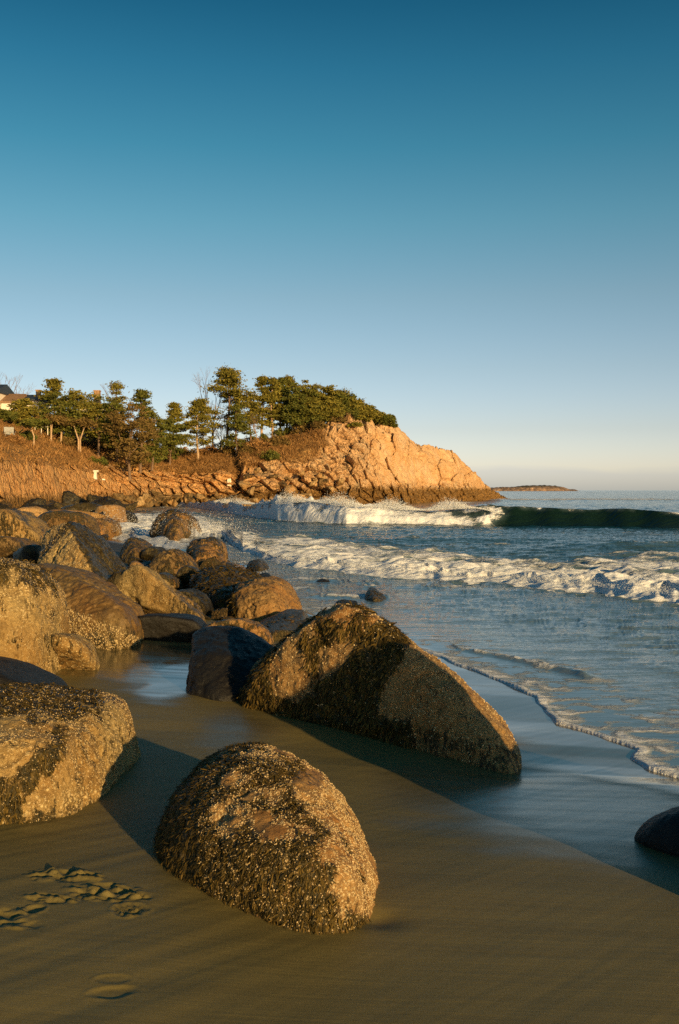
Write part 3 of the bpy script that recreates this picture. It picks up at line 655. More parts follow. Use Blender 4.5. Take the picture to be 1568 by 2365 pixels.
wT = np.interp(XD, [500, 900, 1100, 1568], [20, 15, 10, 13]) * (1 + .35 * perlin(X * .3, Y * .2 + 2)); trail = i2 * ss(wT, wT * .45, W2)
foam = np.maximum(foam, trail * (.66 + .50 * fbm(X * .5, Y * 1.1, o=3) + .30 * (lac - .4)))
foam = np.maximum(foam, bell(W2, -.05, .22) * (.7 + b2))
# third, small ripple near the swash
xdR = np.array([1040, 1060, 1200, 1350, 1450]); yR = np.array([11.9, 11.5, 10.7, 9.8, 9.3]); cR = np.interp(XD, xdR, yR)
mR = ss(1030, 1070, XD) * ss(1400, 1330, XD) * bell(Y - cR, 0.06, .10)
Z += .055 * mR * (1 + .4 * perlin(X * 8, Y * 2)); foam = np.maximum(foam, mR * ss(1350, 1200, XD) * (.85 + perlin(X * 9, Y * 9)))
# swash: thin sheet with foam lace and a lip
lace = ridged(X * 1.6 + .3 * perlin(X * 3, Y * 3), Y * 2.6 + .3 * perlin(X * 3 + 5, Y * 3), o=3)
sw = ss(3.2, .4, d) * ss(0, .1, d) * ss(16, 10, Y)
foam = np.maximum(foam, sw * (.34 + .65 * (lace - .45)) + .46 * ss(.5, .02, d) * ss(14, 9, Y) * (.6 + .8 * fbm(X * 3, Y * 3, o=2)))
wl = np.clip(.07 + .08 * perlin(Y * 1.3, Y * 0 + 2) + .12 * ss(7.4, 6.6, Y), .02, .3)
foam = np.maximum(foam, np.where(d < .03, ss(-.06, -.045, d), np.exp(-((d - .03) / wl) ** 2)) * ss(16, 12, Y) * (1.1 + .4 * perlin(X * 9, Y * 9)))
rb = bell(X, 3.0, 1.4) * bell(Y, 7.9, 1.7); foam = np.maximum(foam, rb * (.40 + .75 * (lace - .45)))
# foam streaks drifting off the second line, and along the rocks
st = fbm(X * .55, Y * 2.4, o=4); foam = np.maximum(foam, ss(0, -5, W2) * 0 + bell(X, .2, 1.3) * ss(13.5, 15, Y) * ss(22, 17, Y) * (.42 + .9 * st))
foam = np.maximum(foam, ss(13, 20, Y) * ss(0, .5, -W2) * (np.interp(XD, [600, 900, 1200], [.42, .28, .20]) + .55 * fbm(X * .7 + 9, Y * 3.0, o=4)))
foam = np.maximum(foam, ss(0, 2, W2) * ss(-1, -6, W1) * (np.interp(XD, [500, 800, 1200], [.26, .16, .08]) + .45 * fbm(X * .35, Y * 1.4 + 7, o=4)))
# foaming inlet on the left
inlet = ss(-2.6, -6.0, X + .0 * Y) * ss(28, 33, Y) * ss(95, 60, Y) * ss(9.5, 4.0, d + .4 * (X + 6) * 0)
foam = np.maximum(foam, inlet * (.85 + .5 * fbm(X * .5, Y * .6, o=4)))
spl = bell(X - (-5.6), (Y - 37) * -.15, 1.7) * bell(Y, 36.8, .75); Z += spl * .34 * (.6 + .6 * np.abs(fbm(X * 1.2, Y * 1.2, o=4))); foam = np.maximum(foam, spl * 1.4)
spl = bell(X, -9.6, 1.4) * bell(Y, 40.0, 1.2); Z += spl * .32 * (.6 + np.abs(fbm(X * 1.4, Y * 1.4, o=4))); foam = np.maximum(foam, spl * 1.4)
# white water off the headland tip
tipf = bell(Y, 178 + .15 * (X - 40), 9) * ss(22, 30, X) * ss(75, 55, X); foam = np.maximum(foam, tipf * (.85 + .6 * fbm(X * .15, Y * .2, o=3))); Z += tipf * .35
foam = np.maximum(foam, ss(150, 300, Y) * ss(2500, 600, Y) * (fbm(X * .03, Y * .08 + 3, o=3) - .28) * 1.2)
foam = np.maximum(foam, bell(XD, 1050, 60) * bell(Y, 150, 20) * .8)
rel = .5 + fbm(X * .9, Y * 1.3, o=3, g=.45)
calm = ss(14, 17, Y) * ss(45, 40, Y) * (W2 > .8) + ss(14, 17, Y) * (W2 < -.3) * .45 + inlet * 1.3
Z += np.clip(calm, 0, 1.3) * ss(.25, .65, foam) * .13 * rel
# water's edge: drop below the sand on the landward side
lip = (.010 * np.exp(-((d - .05) / .07) ** 2) * np.clip(.6 + 1.4 * perlin(Y * 2.2, Y * 0 + 6), .3, 1.6) + .010) * ss(0, .03, d)
Z = np.where(d > 0, np.maximum(Z, -.02) * ss(0, 1.2, d) + lip, -.12)
Z = np.where((d <= 0) & (d > -.05), -.12 * (-d / .05), Z)
foam = np.clip(foam, 0, 1.2)
Vw = np.stack([X, Y, Z], -1).reshape(-1, 3)
m, nt, b = newmat('sea_water'); q = NB(nt)
fo = q.attr('foam'); sh = q.attr('shallow'); gr = q.attr('green')
g_ = q.n('ShaderNodeNewGeometry')
pos = q.n('ShaderNodeSeparateXYZ'); q.link(q.tc.outputs['Object'], pos.inputs[0])
n_f = q.noise(3.2, 7, .68, q.map((.8, 1.5, 1.2)), .4); n_c = q.noise(.7, 5, .6, q.map((.6, 1.6, 1)))
n_x = q.m('ADD', q.m('MULTIPLY', n_f, .65), q.m('MULTIPLY', n_c, .35))
fm = q.rng(q.m('ADD', fo, q.m('MULTIPLY', q.m('SUBTRACT', n_x, .5), 2.2)), .42, .70)
deep = q.mix(gr, (.006, .040, .050), (.006, .018, .013))
wc = q.mix(sh, deep, (.17, .23, .27))
soft = q.m('MULTIPLY', q.rng(fo, .05, .7), .35)
wc = q.mix(soft, wc, (.22, .31, .37))
foc = q.mix(q.rng(n_f, .35, .65), (.66, .71, .78), (.95, .93, .91))
q.link(q.mix(fm, wc, foc), b.inputs['Base Color'])
q.link(q.rng(fm, 0, 1, .10, .85), b.inputs['Roughness']); b.inputs['IOR'].default_value = 1.33
rip = q.noise(1, 4, .6, q.map((2.2, 7.5, 1), (0, 0, .15))); rip2 = q.noise(1, 3, .6, q.map((.8, 2.6, 1), (0, 0, -.25))); rip3 = q.noise(1, 3, .6, q.map((.10, .35, 1)))
dist_ = q.rng(pos.outputs['Y'], 8, 45); 
h = q.m('ADD', q.m('MULTIPLY', rip, q.m('MULTIPLY', q.rng(pos.outputs['Y'], 6, 30, .018, .045), q.rng(pos.outputs['Y'], 60, 220, 1, .1))), q.m('MULTIPLY', rip2, q.m('MULTIPLY', dist_, q.rng(pos.outputs['Y'], 90, 400, .15, .05))))
h = q.m('ADD', h, q.m('MULTIPLY', rip3, q.rng(pos.outputs['Y'], 60, 250, 0, 1.0)))
h = q.m('MULTIPLY', h, q.rng(q.attr('edge'), 0, 1, .05, 1))
h = q.m('ADD', h, q.m('MULTIPLY', fm, q.m('MULTIPLY', n_f, .12)))
bn = q.n('ShaderNodeBump'); bn.inputs['Strength'].default_value = .9; bn.inputs['Distance'].default_value = 1
q.link(h, bn.inputs['Height']); q.link(bn.outputs[0], b.inputs['Normal'])
shal = np.clip(ss(6.5, .3, d) * ss(20, 10, Y) * .6 + ss(24, 12, Y) * .42 + .20 * ss(50, 44, Y), 0, 1)
green = ss(-.6, .0, W1) * ss(2.2, 1.2, W1)
sea = mesh_obj('sea', Vw, grid_faces(len(rows), len(tt)), m, attrs={'foam': foam, 'shallow': shal, 'green': green, 'edge': ss(0, 1.5, d)})
tag(sea, kind='structure')

# airborne spray: small droplets above the breaking crests
def spray(n, cx, spread_fn, size, name='sea_spray', label=None):
    r = np.random.default_rng(n); U = np.array([[1, 0, 0], [-1, 0, 0], [0, 1, 0], [0, -1, 0], [0, 0, 1], [0, 0, -1.]]); F0 = np.array([[0, 2, 4], [2, 1, 4], [1, 3, 4], [3, 0, 4], [2, 0, 5], [1, 2, 5], [3, 1, 5], [0, 3, 5]])
    p = spread_fn(r, n); s = size * r.uniform(.4, 1.5, n) ** 2
    VV = (p[:, None, :] + U[None] * s[:, None, None]).reshape(-1, 3)
    FF = (F0[None] + (np.arange(n) * len(U))[:, None, None]).reshape(-1, 3)
    return VV, FF
m_spr, nt, b = newmat('spray_droplets'); b.inputs['Base Color'].default_value = (.85, .86, .86, 1); b.inputs['Roughness'].default_value = .6
def f_break(r, n):
    xd = r.uniform(470, 1165, n); c = np.interp(xd, xdC1, yC1); hh = np.interp(xd, [200, 460, 500, 600, 680, 720, 780, 860, 930, 1000, 1080, 1130, 1200], [.25, .55, .80, .98, 1.22, 1.35, 1.08, 1.06, .85, .85, .98, 1.05, .92])
    Yp = c + r.normal(1.1, .5, n); return np.stack([X_(xd, Yp), Yp, hh * (.86 + (np.abs(r.normal(0, .15, n)) * (1 + .8 * np.sin(xd * .05)) + .04) * ss(1168, 1060, xd + r.normal(0, 14, n)) - .25 * ss(1090, 1165, xd))], 1)
def f_bore(r, n):
    xd = r.uniform(560, 1620, n); c = np.interp(xd, xdC2, yC2); Yp = c + r.uniform(0, .9, n)
    return np.stack([X_(xd, Yp), Yp, .12 + np.abs(r.normal(0, .09, n)) * (1 + .7 * np.sin(xd * .035))], 1)
def f_in(r, n):
    k = r.random(n) < .6
    return np.stack([np.where(k, r.normal(-5.6, 1.1, n), r.normal(-9.7, 1., n)), np.where(k, r.normal(36.8, .5, n), r.normal(40, .9, n)), .25 + np.abs(r.normal(0, .3, n))], 1)
parts = [spray(60000, 0, f_break, .009), spray(16000, 0, f_bore, .0030), spray(9000, 0, f_in, .006)]
off = 0; VS, FS = [], []
for a, f in parts: VS.append(a); FS.append(f + off); off += len(a)
tag(mesh_obj('sea_spray', np.concatenate(VS), np.concatenate(FS), m_spr), 'white spray and drops thrown up along the breaking waves', 'spray', kind='stuff')

# ------------------------------------------------------------------ headland and bank
hx = np.array([-420, -100, 0, 100, 200, 290, 360, 440, 520, 560, 620, 700, 760, 800, 866, 907, 940, 964, 985, 1006, 1042, 1068, 1089, 1104, 1115, 1123, 1147, 1176, 1182])
htop = np.array([930, 945, 964, 990, 1012, 1030, 1046, 1050, 1042, 1030, 1016, 994, 962, 958, 957, 969, 992, 1018, 1021, 1021, 1040, 1061, 1083, 1098, 1107, 1117, 1130, 1149, 1152])
hYb = np.array([66, 70, 74, 84, 96, 106, 112, 116, 118, 118, 119, 121, 123, 125, 130, 135, 140, 145, 148, 152, 158, 163, 167, 170, 172, 174, 178, 184, 186])
hrun = np.array([34, 34, 34, 34, 32, 28, 26, 24, 20, 18, 17, 16, 16, 16, 16, 15, 14, 12, 11, 10, 9, 8, 7, 6, 5, 4, 2.6, 1.2, .6])
xs = np.concatenate([np.linspace(-420, -40, 80)[:-1], np.linspace(-40, 1182, 1000)])
vv = np.concatenate([np.linspace(0, .10, 80)[:-1], np.linspace(.10, 1, 205)]); nv = len(vv)
Yb = np.interp(xs, hx, hYb); run = np.interp(xs, hx, hrun); tpx = np.interp(xs, hx, htop)
Yt_ = Yb + run; Ht = CZ - (tpx + 7 * ss(540, 760, xs) - 1132) * K * Yt_
rockness = np.interp(xs, [-420, 500, 560, 620, 760, 1200], [0, 0, .5, .7, 1, 1])
rows_ = []; zr = []
for i, v in enumerate(vv):
    if v <= .8:
        s = v / .8
        dome = 1 - (1 - s) ** 1.55                       # headland dome
        bank = np.where(s < .10, s / .10 * .50, .50 + .50 * ((s - .10) / .90) ** .95)   # low cliff then slope
        zf = rockness * dome + (1 - rockness) * bank
        Yr = Yb + run * s; z = -1.2 + (Ht + 1.2) * zf
    else:
        s = (v - .8) / .2; Yr = Yb + run + s * 30; z = Ht - (Ht + 2) * s ** 1.5 * np.where(xs > 760, 1, .35) * 1.0
    rows_.append(Yr); zr.append(z)
HY = np.array(rows_); HZ = np.array(zr); HX = (xs[None] - 784) * K * HY; HS = np.broadcast_to(vv[:, None], HY.shape); RK = np.broadcast_to(rockness[None], HY.shape)
XSg = np.broadcast_to(xs[None], HY.shape)
terr_fn_data = (xs, Yb, run, Ht, rockness)
# rock relief: blocky facets, joints and gullies
q0, q1, q2 = HX, HY, HZ
f1, f2, cv = vor(q0 * .38 + .35 * q2, q1 * .45, q2 * .62 - .12 * q0); f1, f2, cv = (a.reshape(HX.shape) for a in (f1, f2, cv))
g1, g2, cw = vor(q0 * 1.0 + .5 * q2, q1 * .9, q2 * 1.25, 5); g1, g2, cw = (a.reshape(HX.shape) for a in (g1, g2, cw))
edge1 = ss(.16, 0., f2 - f1); edge2 = ss(.14, 0., g2 - g1)
smooth_zone = np.maximum(ss(820, 900, XSg) * ss(1.9, 3.6, HZ), .55 * ss(880, 960, XSg))       # whale-backed clean slabs towards the point
rough_zone = 1 - .78 * smooth_zone
lowz = ss(5.2, 2.2, HZ)
brushy = (1 - RK) * ss(3.8, 5.0, HZ + 1.0 * fbm(HX * .3, HY * .3, o=3))
brushy = np.maximum(brushy, ss(760, 690, XSg + 40 * fbm(HX * .2, HZ * .2, o=3)) * ss(4.2, 6.5, HZ + 1.2 * fbm(HX * .25, HZ * .25 + 8, o=3)) * ss(500, 560, XSg))
rk = np.clip(1 - brushy, .1, 1)
disp = rk * rough_zone * ((cv - .5) * 2.1 - 1.1 * edge1 + (cw - .5) * .45 - .25 * edge2)
k1, k2, cx_ = vor(q0 * .13 + .22 * q2, q1 * .12, q2 * .20 - .05 * q0, 8); k1, k2, cx_ = (a.reshape(HX.shape) for a in (k1, k2, cx_))
disp += smooth_zone * ((cx_ - .5) * 1.5 - 1.0 * ss(.04, 0, k2 - k1))
disp += rk * 1.0 * fbm(HX * .12, HY * .1, HZ * .2, o=3) + rk * rough_zone * .34 * fbm(HX * .9, HY * .9, HZ * 1.4, o=4)
disp += smooth_zone * (-.42 * ss(.05, 0, np.abs(perlin(HX * .14 + HZ * .28, HZ * .12 - HX * .02))) + 1.5 * perlin(HX * .07 + HZ * .17, HZ * .07 + 3) + .6 * perlin(HX * .22 + HZ * .4, HZ * .1 + 9) - .25 * ss(.03, 0, np.abs(perlin(HX * .5 + HZ * .5, HZ * .16))))
cliff = (1 - RK) * ss(.2, 1.2, HZ) * ss(5.2, 4.2, HZ)
disp += cliff * (.9 * fbm(HX * .35, HY * .2, HZ * .9, o=3) + .45 * perlin(HX * .12, HY * 0, HZ * 1.6 + .15 * HX))
disp += brushy * .5 * fbm(HX * .3, HY * .3, HZ * .3, o=3)
gul = bell(XSg, 548, 9) * ss(9, 5, HZ) ; disp -= 2.6 * gul
gul2 = bell(XSg - (700 + (HZ - 4) * 6), 0, 6) * ss(7, 4, HZ); disp -= .9 * gul2
endf = ss(1.0, .93, (XSg - 1100) / 82) ; disp *= np.clip(endf, .2, 1) * np.where(XSg > 1100, .6, 1)
# push along an approximate outward normal (towards camera and up)
nyv = -np.cos(np.clip(HS / .8, 0, 1) * 1.25); nzv = np.sin(np.clip(HS / .8, 0, 1) * 1.25)
HY2 = HY + disp * nyv; HZ2 = HZ + disp * nzv * .8
HX2 = HX.copy()
Vh = np.stack([HX2, HY2, HZ2], -1).reshape(-1, 3)
m, nt, b = newmat('headland_rock'); q = NB(nt)
br = q.attr('brush'); sm = q.attr('slab'); rd = q.attr('red')
pz = q.n('ShaderNodeSeparateXYZ'); q.link(q.tc.outputs['Object'], pz.inputs[0])
na = q.noise(.35, 6, .65); nb_ = q.noise(1.6, 6, .7); nc = q.noise(5, 4, .7)
crk, _ = q.voro(.75, 'DISTANCE_TO_EDGE', q.map((1, 1, .8), (0, .5, .3)))
crk2, _ = q.voro(1.9, 'DISTANCE_TO_EDGE', q.map((1, 1, .55), (0, .6, .2)))
c = q.mix(q.rng(nb_, .3, .7), (.44, .245, .105), (.62, .38, .19))
c = q.mix(q.rng(na, .42, .62, 0, .65), c, (.66, .47, .29))
c = q.mix(q.rng(nc, .5, .72, 0, .35), c, (.20, .11, .05))
c = q.mix(q.m('MULTIPLY', rd, .75), c, q.mix(q.rng(nb_, .35, .65), (.44, .185, .05), (.76, .42, .15)))
lich = q.m('MULTIPLY', q.rng(na, .54, .66, 0, .5), q.rng(sm, 0, 1, 1, .2)); c = q.mix(lich, c, (.17, .15, .085))
ck = q.m('MULTIPLY', q.rng(crk, .035, .0), q.rng(sm, 0, 1, .6, .0)); c = q.mix(ck, c, (.05, .03, .015))
ck2 = q.m('MULTIPLY', q.rng(crk2, .05, .0), q.rng(sm, 0, 1, .5, .0)); c = q.mix(ck2, c, (.07, .04, .018))
tide = q.rng(q.m('ADD', pz.outputs['Z'], q.m('ADD', q.m('MULTIPLY', q.m('SUBTRACT', nb_, .5), 2.0), q.m('MULTIPLY', rd, .9))), 2.55, 1.95)
wcol = q.mix(q.rng(nc, .38, .66), (.055, .034, .012), (.36, .19, .055))
c = q.mix(tide, c, wcol)
gcol = q.mix(q.rng(nb_, .3, .7), (.16, .085, .025), (.42, .24, .08))
c = q.mix(br, c, gcol)
q.link(c, b.inputs['Base Color']); b.inputs['Roughness'].default_value = .85; b.inputs['Specular IOR Level'].default_value = .2
h = q.m('MULTIPLY', q.m('ADD', q.m('MULTIPLY', nb_, .5), q.m('MULTIPLY', nc, .22)), q.rng(sm, 0, 1, 1, .38))
crk = q.m('MULTIPLY', crk, q.rng(sm, 0, 1, 1, .3))
h = q.m('ADD', h, q.m('MULTIPLY', q.m('MINIMUM', crk, .12), 2.2)); h = q.m('ADD', h, q.m('MULTIPLY', q.m('MULTIPLY', q.m('MINIMUM', crk2, .10), q.rng(sm, 0, 1, 1, .25)), 1.6))
q.link(q.bump(h, .9, .45), b.inputs['Normal'])
red = np.clip(ss(600, 500, XSg) + .35 * ss(840, 700, XSg) + .3 * fbm(HX * .15, HZ * .3, o=2), 0, 1)
head = mesh_obj('headland', Vh, grid_faces(nv, len(xs))[:, ::-1], m, attrs={'brush': np.clip(brushy, 0, 1), 'slab': smooth_zone, 'red': red}); tag(head, kind='structure')
def land(xd, Y):
    i = np.clip(np.searchsorted(xs, xd), 1, len(xs) - 1)
    z = np.interp(Y, HY[:, i], HZ2[:, i])
    return float(z)
def spot(xd, yd):
    """point on the visible land surface seen at picture position"""
    i = int(np.clip(np.searchsorted(xs, xd), 1, len(xs) - 1))
    col = 1132 + (CZ - HZ2[:, i]) / HY2[:, i] / K
    run_min = np.minimum.accumulate(col); vis = col <= run_min + .01
    lim_ = int(np.searchsorted(vv, .82))
    k = np.argmax((col[:lim_] < yd) & vis[:lim_]) if ((col[:lim_] < yd) & vis[:lim_]).any() else lim_ - 1
    return np.array([X_(xd, HY2[k, i]), HY2[k, i], HZ2[k, i]])

# distant island
xi = np.linspace(1120, 1340, 260); prof_i = np.interp(xi, [1120, 1150, 1165, 1185, 1200, 1225, 1270, 1290, 1305, 1318, 1335, 1340], [1127, 1125, 1124, 1124.5, 1122.5, 1120.5, 1120, 1122, 1124, 1128.5, 1131, 1133.5])
YI = 2300.; vI = np.linspace(0, 1, 30)
hI = CZ - (prof_i - 1132) * K * YI + 1.5 * fbm(xi * .12, xi * 0, o=4)
IX = X_(xi, YI)[None] + 0 * vI[:, None]; IY = YI - 30 + 60 * np.clip(vI * 1.6, 0, 1)[:, None] + 120 * np.clip(vI - .6, 0, 1)[:, None] + 0 * xi[None]
IZ = -2 + (hI[None] + 2) * (1 - np.abs(np.clip(vI * 1.6, 0, 1)[:, None] - 1) ** 2.2) - 30 * np.clip(vI - .65, 0, 1)[:, None]
IY = IY + 9 * fbm(IX * .06, IZ * .12, o=4)
m, nt, b = newmat('island_rock'); q = NB(nt)
pz = q.n('ShaderNodeSeparateXYZ'); q.link(q.tc.outputs['Object'], pz.inputs[0])
c = q.mix(q.rng(q.noise(.08, 5, .7), .35, .65), (.16, .10, .06), (.46, .30, .20))
c = q.mix(q.rng(q.m('ADD', pz.outputs['Z'], q.m('MULTIPLY', q.noise(.05, 4), 12)), 14, 17), c, (.09, .075, .05))
q.link(c, b.inputs['Base Color']); b.inputs['Roughness'].default_value = .9
tag(mesh_obj('island', np.stack([IX, IY, IZ], -1).reshape(-1, 3), grid_faces(30, 260)[:, ::-1], m), kind='structure')
#@@PART2
# ------------------------------------------------------------------ trees, shrubs, brush
def tube(pts, rad, n=5):
    pts = np.array(pts, float); V = []; 
    for i, p in enumerate(pts):
        d = pts[min(i + 1, len(pts) - 1)] - pts[max(i - 1, 0)]; d = d / (np.linalg.norm(d) + 1e-9)
        a = np.cross(d, [0.31, 0.95, 0.1]); a /= np.linalg.norm(a) + 1e-9; b2_ = np.cross(d, a)
        for k in range(n): V.append(p + rad[i] * (a * math.cos(2 * math.pi * k / n) + b2_ * math.sin(2 * math.pi * k / n)))
    F = [[i * n + k, i * n + (k + 1) % n, (i + 1) * n + (k + 1) % n, (i + 1) * n + k] for i in range(len(pts) - 1) for k in range(n)]
    return np.array(V), np.array(F)
def join(parts_):
    o_ = 0; A, B = [], []
    for v, f in parts_: A.append(v); B.append(f + o_); o_ += len(v)
    return np.concatenate(A), np.concatenate(B)
def leaves(cent, rad, per, size, r, up=.5, long=1.0):
    """little leaf sprays spread through flattened clumps"""
    n = len(cent) * per; c = np.repeat(np.array(cent), per, 0); ra = np.repeat(np.array(rad), per, 0)
    p = c + r.normal(size=(n, 3)) * ra * .62
    a = r.normal(size=(n, 3)); a[:, 2] *= .6; a /= np.linalg.norm(a, axis=1)[:, None]
    b_ = np.cross(a, r.normal(size=(n, 3))); b_ /= np.linalg.norm(b_, axis=1)[:, None]
    s = size * r.uniform(.5, 1.3, (n, 1)); w_ = s * .42
    V = np.stack([p - a * s * long, p + b_ * w_, p + a * s * long, p - b_ * w_], 1).reshape(-1, 3)
    return V, np.arange(n * 4).reshape(-1, 4)
def pine_mesh(kind, H, Wd, seed, lean=0):
    r = np.random.default_rng(seed); tr = []; cent, rad = [], []
    tx = lambda h: np.array([lean * H * max(h, 0) ** 1.5 + .012 * H * math.sin(7 * h + seed), .01 * H * math.cos(5 * h + seed), H * h])
    r0 = .014 * H + .05
    top_tr = .97 if kind in ('pine', 'tall') else .72
    tr.append(tube([tx(h) for h in np.linspace(-.04, top_tr, 9)], np.linspace(r0 * 1.2, r0 * .25, 9), 6))
    if kind in ('pine', 'tall'):
        lo = .18 if kind == 'pine' else .24; L = 52
        for i in range(L):
            h = min(.985, lo + (1 - lo) * r.random() ** .85); q_ = (h - lo) / (1 - lo)
            l = Wd * (1.15 - .95 * q_ ** 1.4) * (.55 + .45 * min(1, q_ * 5)) * r.uniform(.35, 1.2)
            a = r.uniform(0, 6.28) if r.random() < .7 else r.normal(.2, .6)
            b0 = tx(h); b1 = b0 + np.array([math.cos(a) * l, math.sin(a) * l, l * r.uniform(-.05, .38)])
            tr.append(tube([b0, (b0 + b1) / 2 + [0, 0, -.03 * l], b1], [r0 * .25, r0 * .16, r0 * .05], 3))
            for s_ in (.55, .8, 1.0):
                if r.random() < .85:
                    cent.append(b0 + (b1 - b0) * s_ + r.normal(0, .07 * l, 3)); g = (.11 * Wd + .10) * r.uniform(.5, 1.5); rad.append([g * 1.5, g * 1.5, g * .5])
        cent.append(tx(.97)); rad.append([.14 * Wd, .14 * Wd, .2 * Wd]); per = 40
    elif kind == 'bushy':
        n = 110
        for i in range(n):
            d = r.normal(size=3); d /= np.linalg.norm(d); k = r.uniform(.4, 1.15) ; z = .58 * H + d[2] * .40 * H * k
            cent.append([d[0] * Wd * k * 1.12 + lean * z, d[1] * Wd * k, z]); g = Wd * r.uniform(.08, .26); rad.append([g * 1.2, g * 1.2, g * .55])
        for i in range(5):
            a = r.uniform(0, 6.28); b1 = np.array([math.cos(a) * Wd * .6, math.sin(a) * Wd * .6, H * r.uniform(.55, .8)]); b0 = tx(r.uniform(.25, .42))
            tr.append(tube([b0, (b0 + b1) / 2 - [0, 0, .05 * H], b1], [r0 * .6, r0 * .4, r0 * .2], 4))
        per = 60
    elif kind == 'flat':
        tr = []; 
        for i in range(r.integers(1, 4)):
            a = r.uniform(0, 6.28); b1 = np.array([math.cos(a) * Wd * .35, math.sin(a) * Wd * .3, H * .80])
            tr.append(tube([[.1 * math.cos(a), 0, -.3], b1 * [.15, .15, .45], b1], [r0 * 1.1, r0 * .9, r0 * .5], 6))
        for i in range(40):
            a = r.uniform(0, 6.28); k = math.sqrt(r.random()); cent.append([math.cos(a) * Wd * k, math.sin(a) * Wd * k * .8, H * (.84 + .07 * r.normal() * (1 - k * .6))]); g = Wd * .19; rad.append([g, g, H * .065])
        per = 70
    return tr, cent, rad, per, r
def bare_mesh(H, Wd, seed, depth=5):
    r = np.random.default_rng(seed); segs = []
    def grow(p, d, l, rr, k):
        mid_ = p + d * l * .5 + r.normal(0, .04 * l, 3); e = p + d * l
        segs.append(tube([p, mid_, e], [rr, rr * .85, rr * .68], 5 if k > 3 else 3))
        if k == 0: return
        for i in range(r.integers(2, 4)):
            nd = d + r.normal(0, .42, 3) * [Wd / H * 2.4, Wd / H * 2.4, .7]; nd[2] = abs(nd[2]) * .9 + .12; nd /= np.linalg.norm(nd)
            grow(e if i < 2 else mid_, nd, l * r.uniform(.62, .86), rr * .62, k - 1)
    grow(np.array([0, 0, -.2]), np.array([0., 0, 1]), H * .26, .012 * H + .025, depth)
    return segs
TREE_GROUP = 'trees growing along the headland and bank'
def tree(kind, xd, ybase, ytop, halfw, label, mat='pine', Yd=None, seed=None, lean=0., leaf=.16, cat='tree', bark='barkdark', dens=1.):
    seed = seed if seed is not None else int(xd * 7 + ytop)
    if Yd is None: p = spot(xd, ybase); Yd_ = p[1]
    else: Yd_ = Yd; p = P(xd, ybase, Yd); p[2] = land(xd, Yd) - .1
    H = CZ - (ytop - 1132) * K * Yd_ - p[2]; Wd = halfw * K * Yd_ * (1.35 if kind in ('bushy', 'pine') else 1.15)
    nm = {'pine': 'pine_tree', 'tall': 'pine_tree', 'bushy': 'pine_tree', 'flat': 'flat_topped_tree', 'bare': 'bare_tree'}[kind]
    if cat == 'shrub': nm = 'shrub'
    e = bpy.data.objects.new(nm, None); C.objects.link(e); e.location = p; e.empty_display_size = .5
    tag(e, label, cat, TREE_GROUP if cat == 'tree' else 'shrubs on the headland and bank')
    if kind == 'bare':
        sg = bare_mesh(H * 1.0, Wd, seed, 6); V, F = join(sg[:1]); mesh_obj('trunk', V, F, M['twig'], e); V, F = join(sg[1:]); mesh_obj('branches', V, F, M['twig'], e)
        return e
    tr, cent, rad, per, r = pine_mesh(kind, H, Wd, seed, lean)
    if kind == 'flat':
        for tv, tf in tr: mesh_obj('trunk', tv, tf, M[bark], e)
    else:
        mesh_obj('trunk', tr[0][0], tr[0][1], M[bark], e)
        if len(tr) > 1: V, F = join(tr[1:]); mesh_obj('branches', V, F, M[bark], e)
    V, F = leaves(cent, rad, int(per * dens), leaf, r); mesh_obj('crown', V, F, M[mat], e)
    return e
def shrub(xd, yd, wpx, hpx, mat, label, seed, leaf=.16, Yd=None):
    p = spot(xd, yd) if Yd is None else P(xd, yd, Yd); r = np.random.default_rng(seed)
    Wd = wpx * K * p[1]; H = hpx * K * p[1]; cent, rad = [], []
    for i in range(26):
        a = r.uniform(0, 6.28); k = math.sqrt(r.random()); z = H * (1 - k * k * .7) * r.uniform(.3, .9)
        cent.append([math.cos(a) * Wd * k, math.sin(a) * Wd * k * .7, z]); g = Wd * r.uniform(.15, .3); rad.append([g, g, g * .8])
    e = bpy.data.objects.new('shrub', None); C.objects.link(e); e.location = p; tag(e, label, 'shrub', 'shrubs on the headland and bank')
    V, F = leaves(cent, rad, 60, leaf, r, long=1.2); mesh_obj('foliage', V, F, M[mat], e)
    st = [tube([[0, 0, -.2], [c[0] * .5, c[1] * .5, c[2] * .5], c], [.06, .04, .02], 3) for c in cent[:9]]
    V, F = join(st); mesh_obj('stems', V, F, M['barkdark'], e)
    return e
# pines and trees, left to right (picture position of foot, top and half width)
T_ = tree
T_('bare', -8, 960, 812, 42, 'tall bare leafless tree rising at the far left edge behind the white house', Yd=124, seed=5)
T_('bare', 46, 930, 862, 34, 'bare spreading tree behind the brown roof of the house', Yd=126, seed=6)
T_('bushy', 50, 975, 924, 20, 'yellow-green pine in front of the white house wing', mat='pine', Yd=106, seed=31, lean=.05)
T_('bushy', 4, 1008, 946, 20, 'green tree with a pale trunk in front of the house at the left edge', mat='pine2', Yd=103, seed=32, bark='bark')
T_('pine', 124, 985, 878, 27, 'dense tall pine just right of the stone chimney', Yd=112, seed=243, dens=1.5, leaf=.17)
T_('bushy', 142, 988, 905, 34, 'rounded pine with a pale forked trunk, right of the dense tall pine', mat='pine2', Yd=110, seed=42, bark='bark')
T_('bushy', 182, 985, 898, 34, 'broad dark green pine in the middle of the bank grove', Yd=112, seed=43)
T_('bushy', 226, 985, 900, 34, 'broad dark pine with the small chimney showing above it', mat='pine2', Yd=113, seed=44)
T_('pine', 267, 990, 884, 24, 'sparse-topped pine standing above the bank grove', Yd=115, seed=45)
T_('bare', 292, 1000, 888, 24, 'thin bare tree between the sparse-topped pine and the wind-swept pine', Yd=116, seed=46)
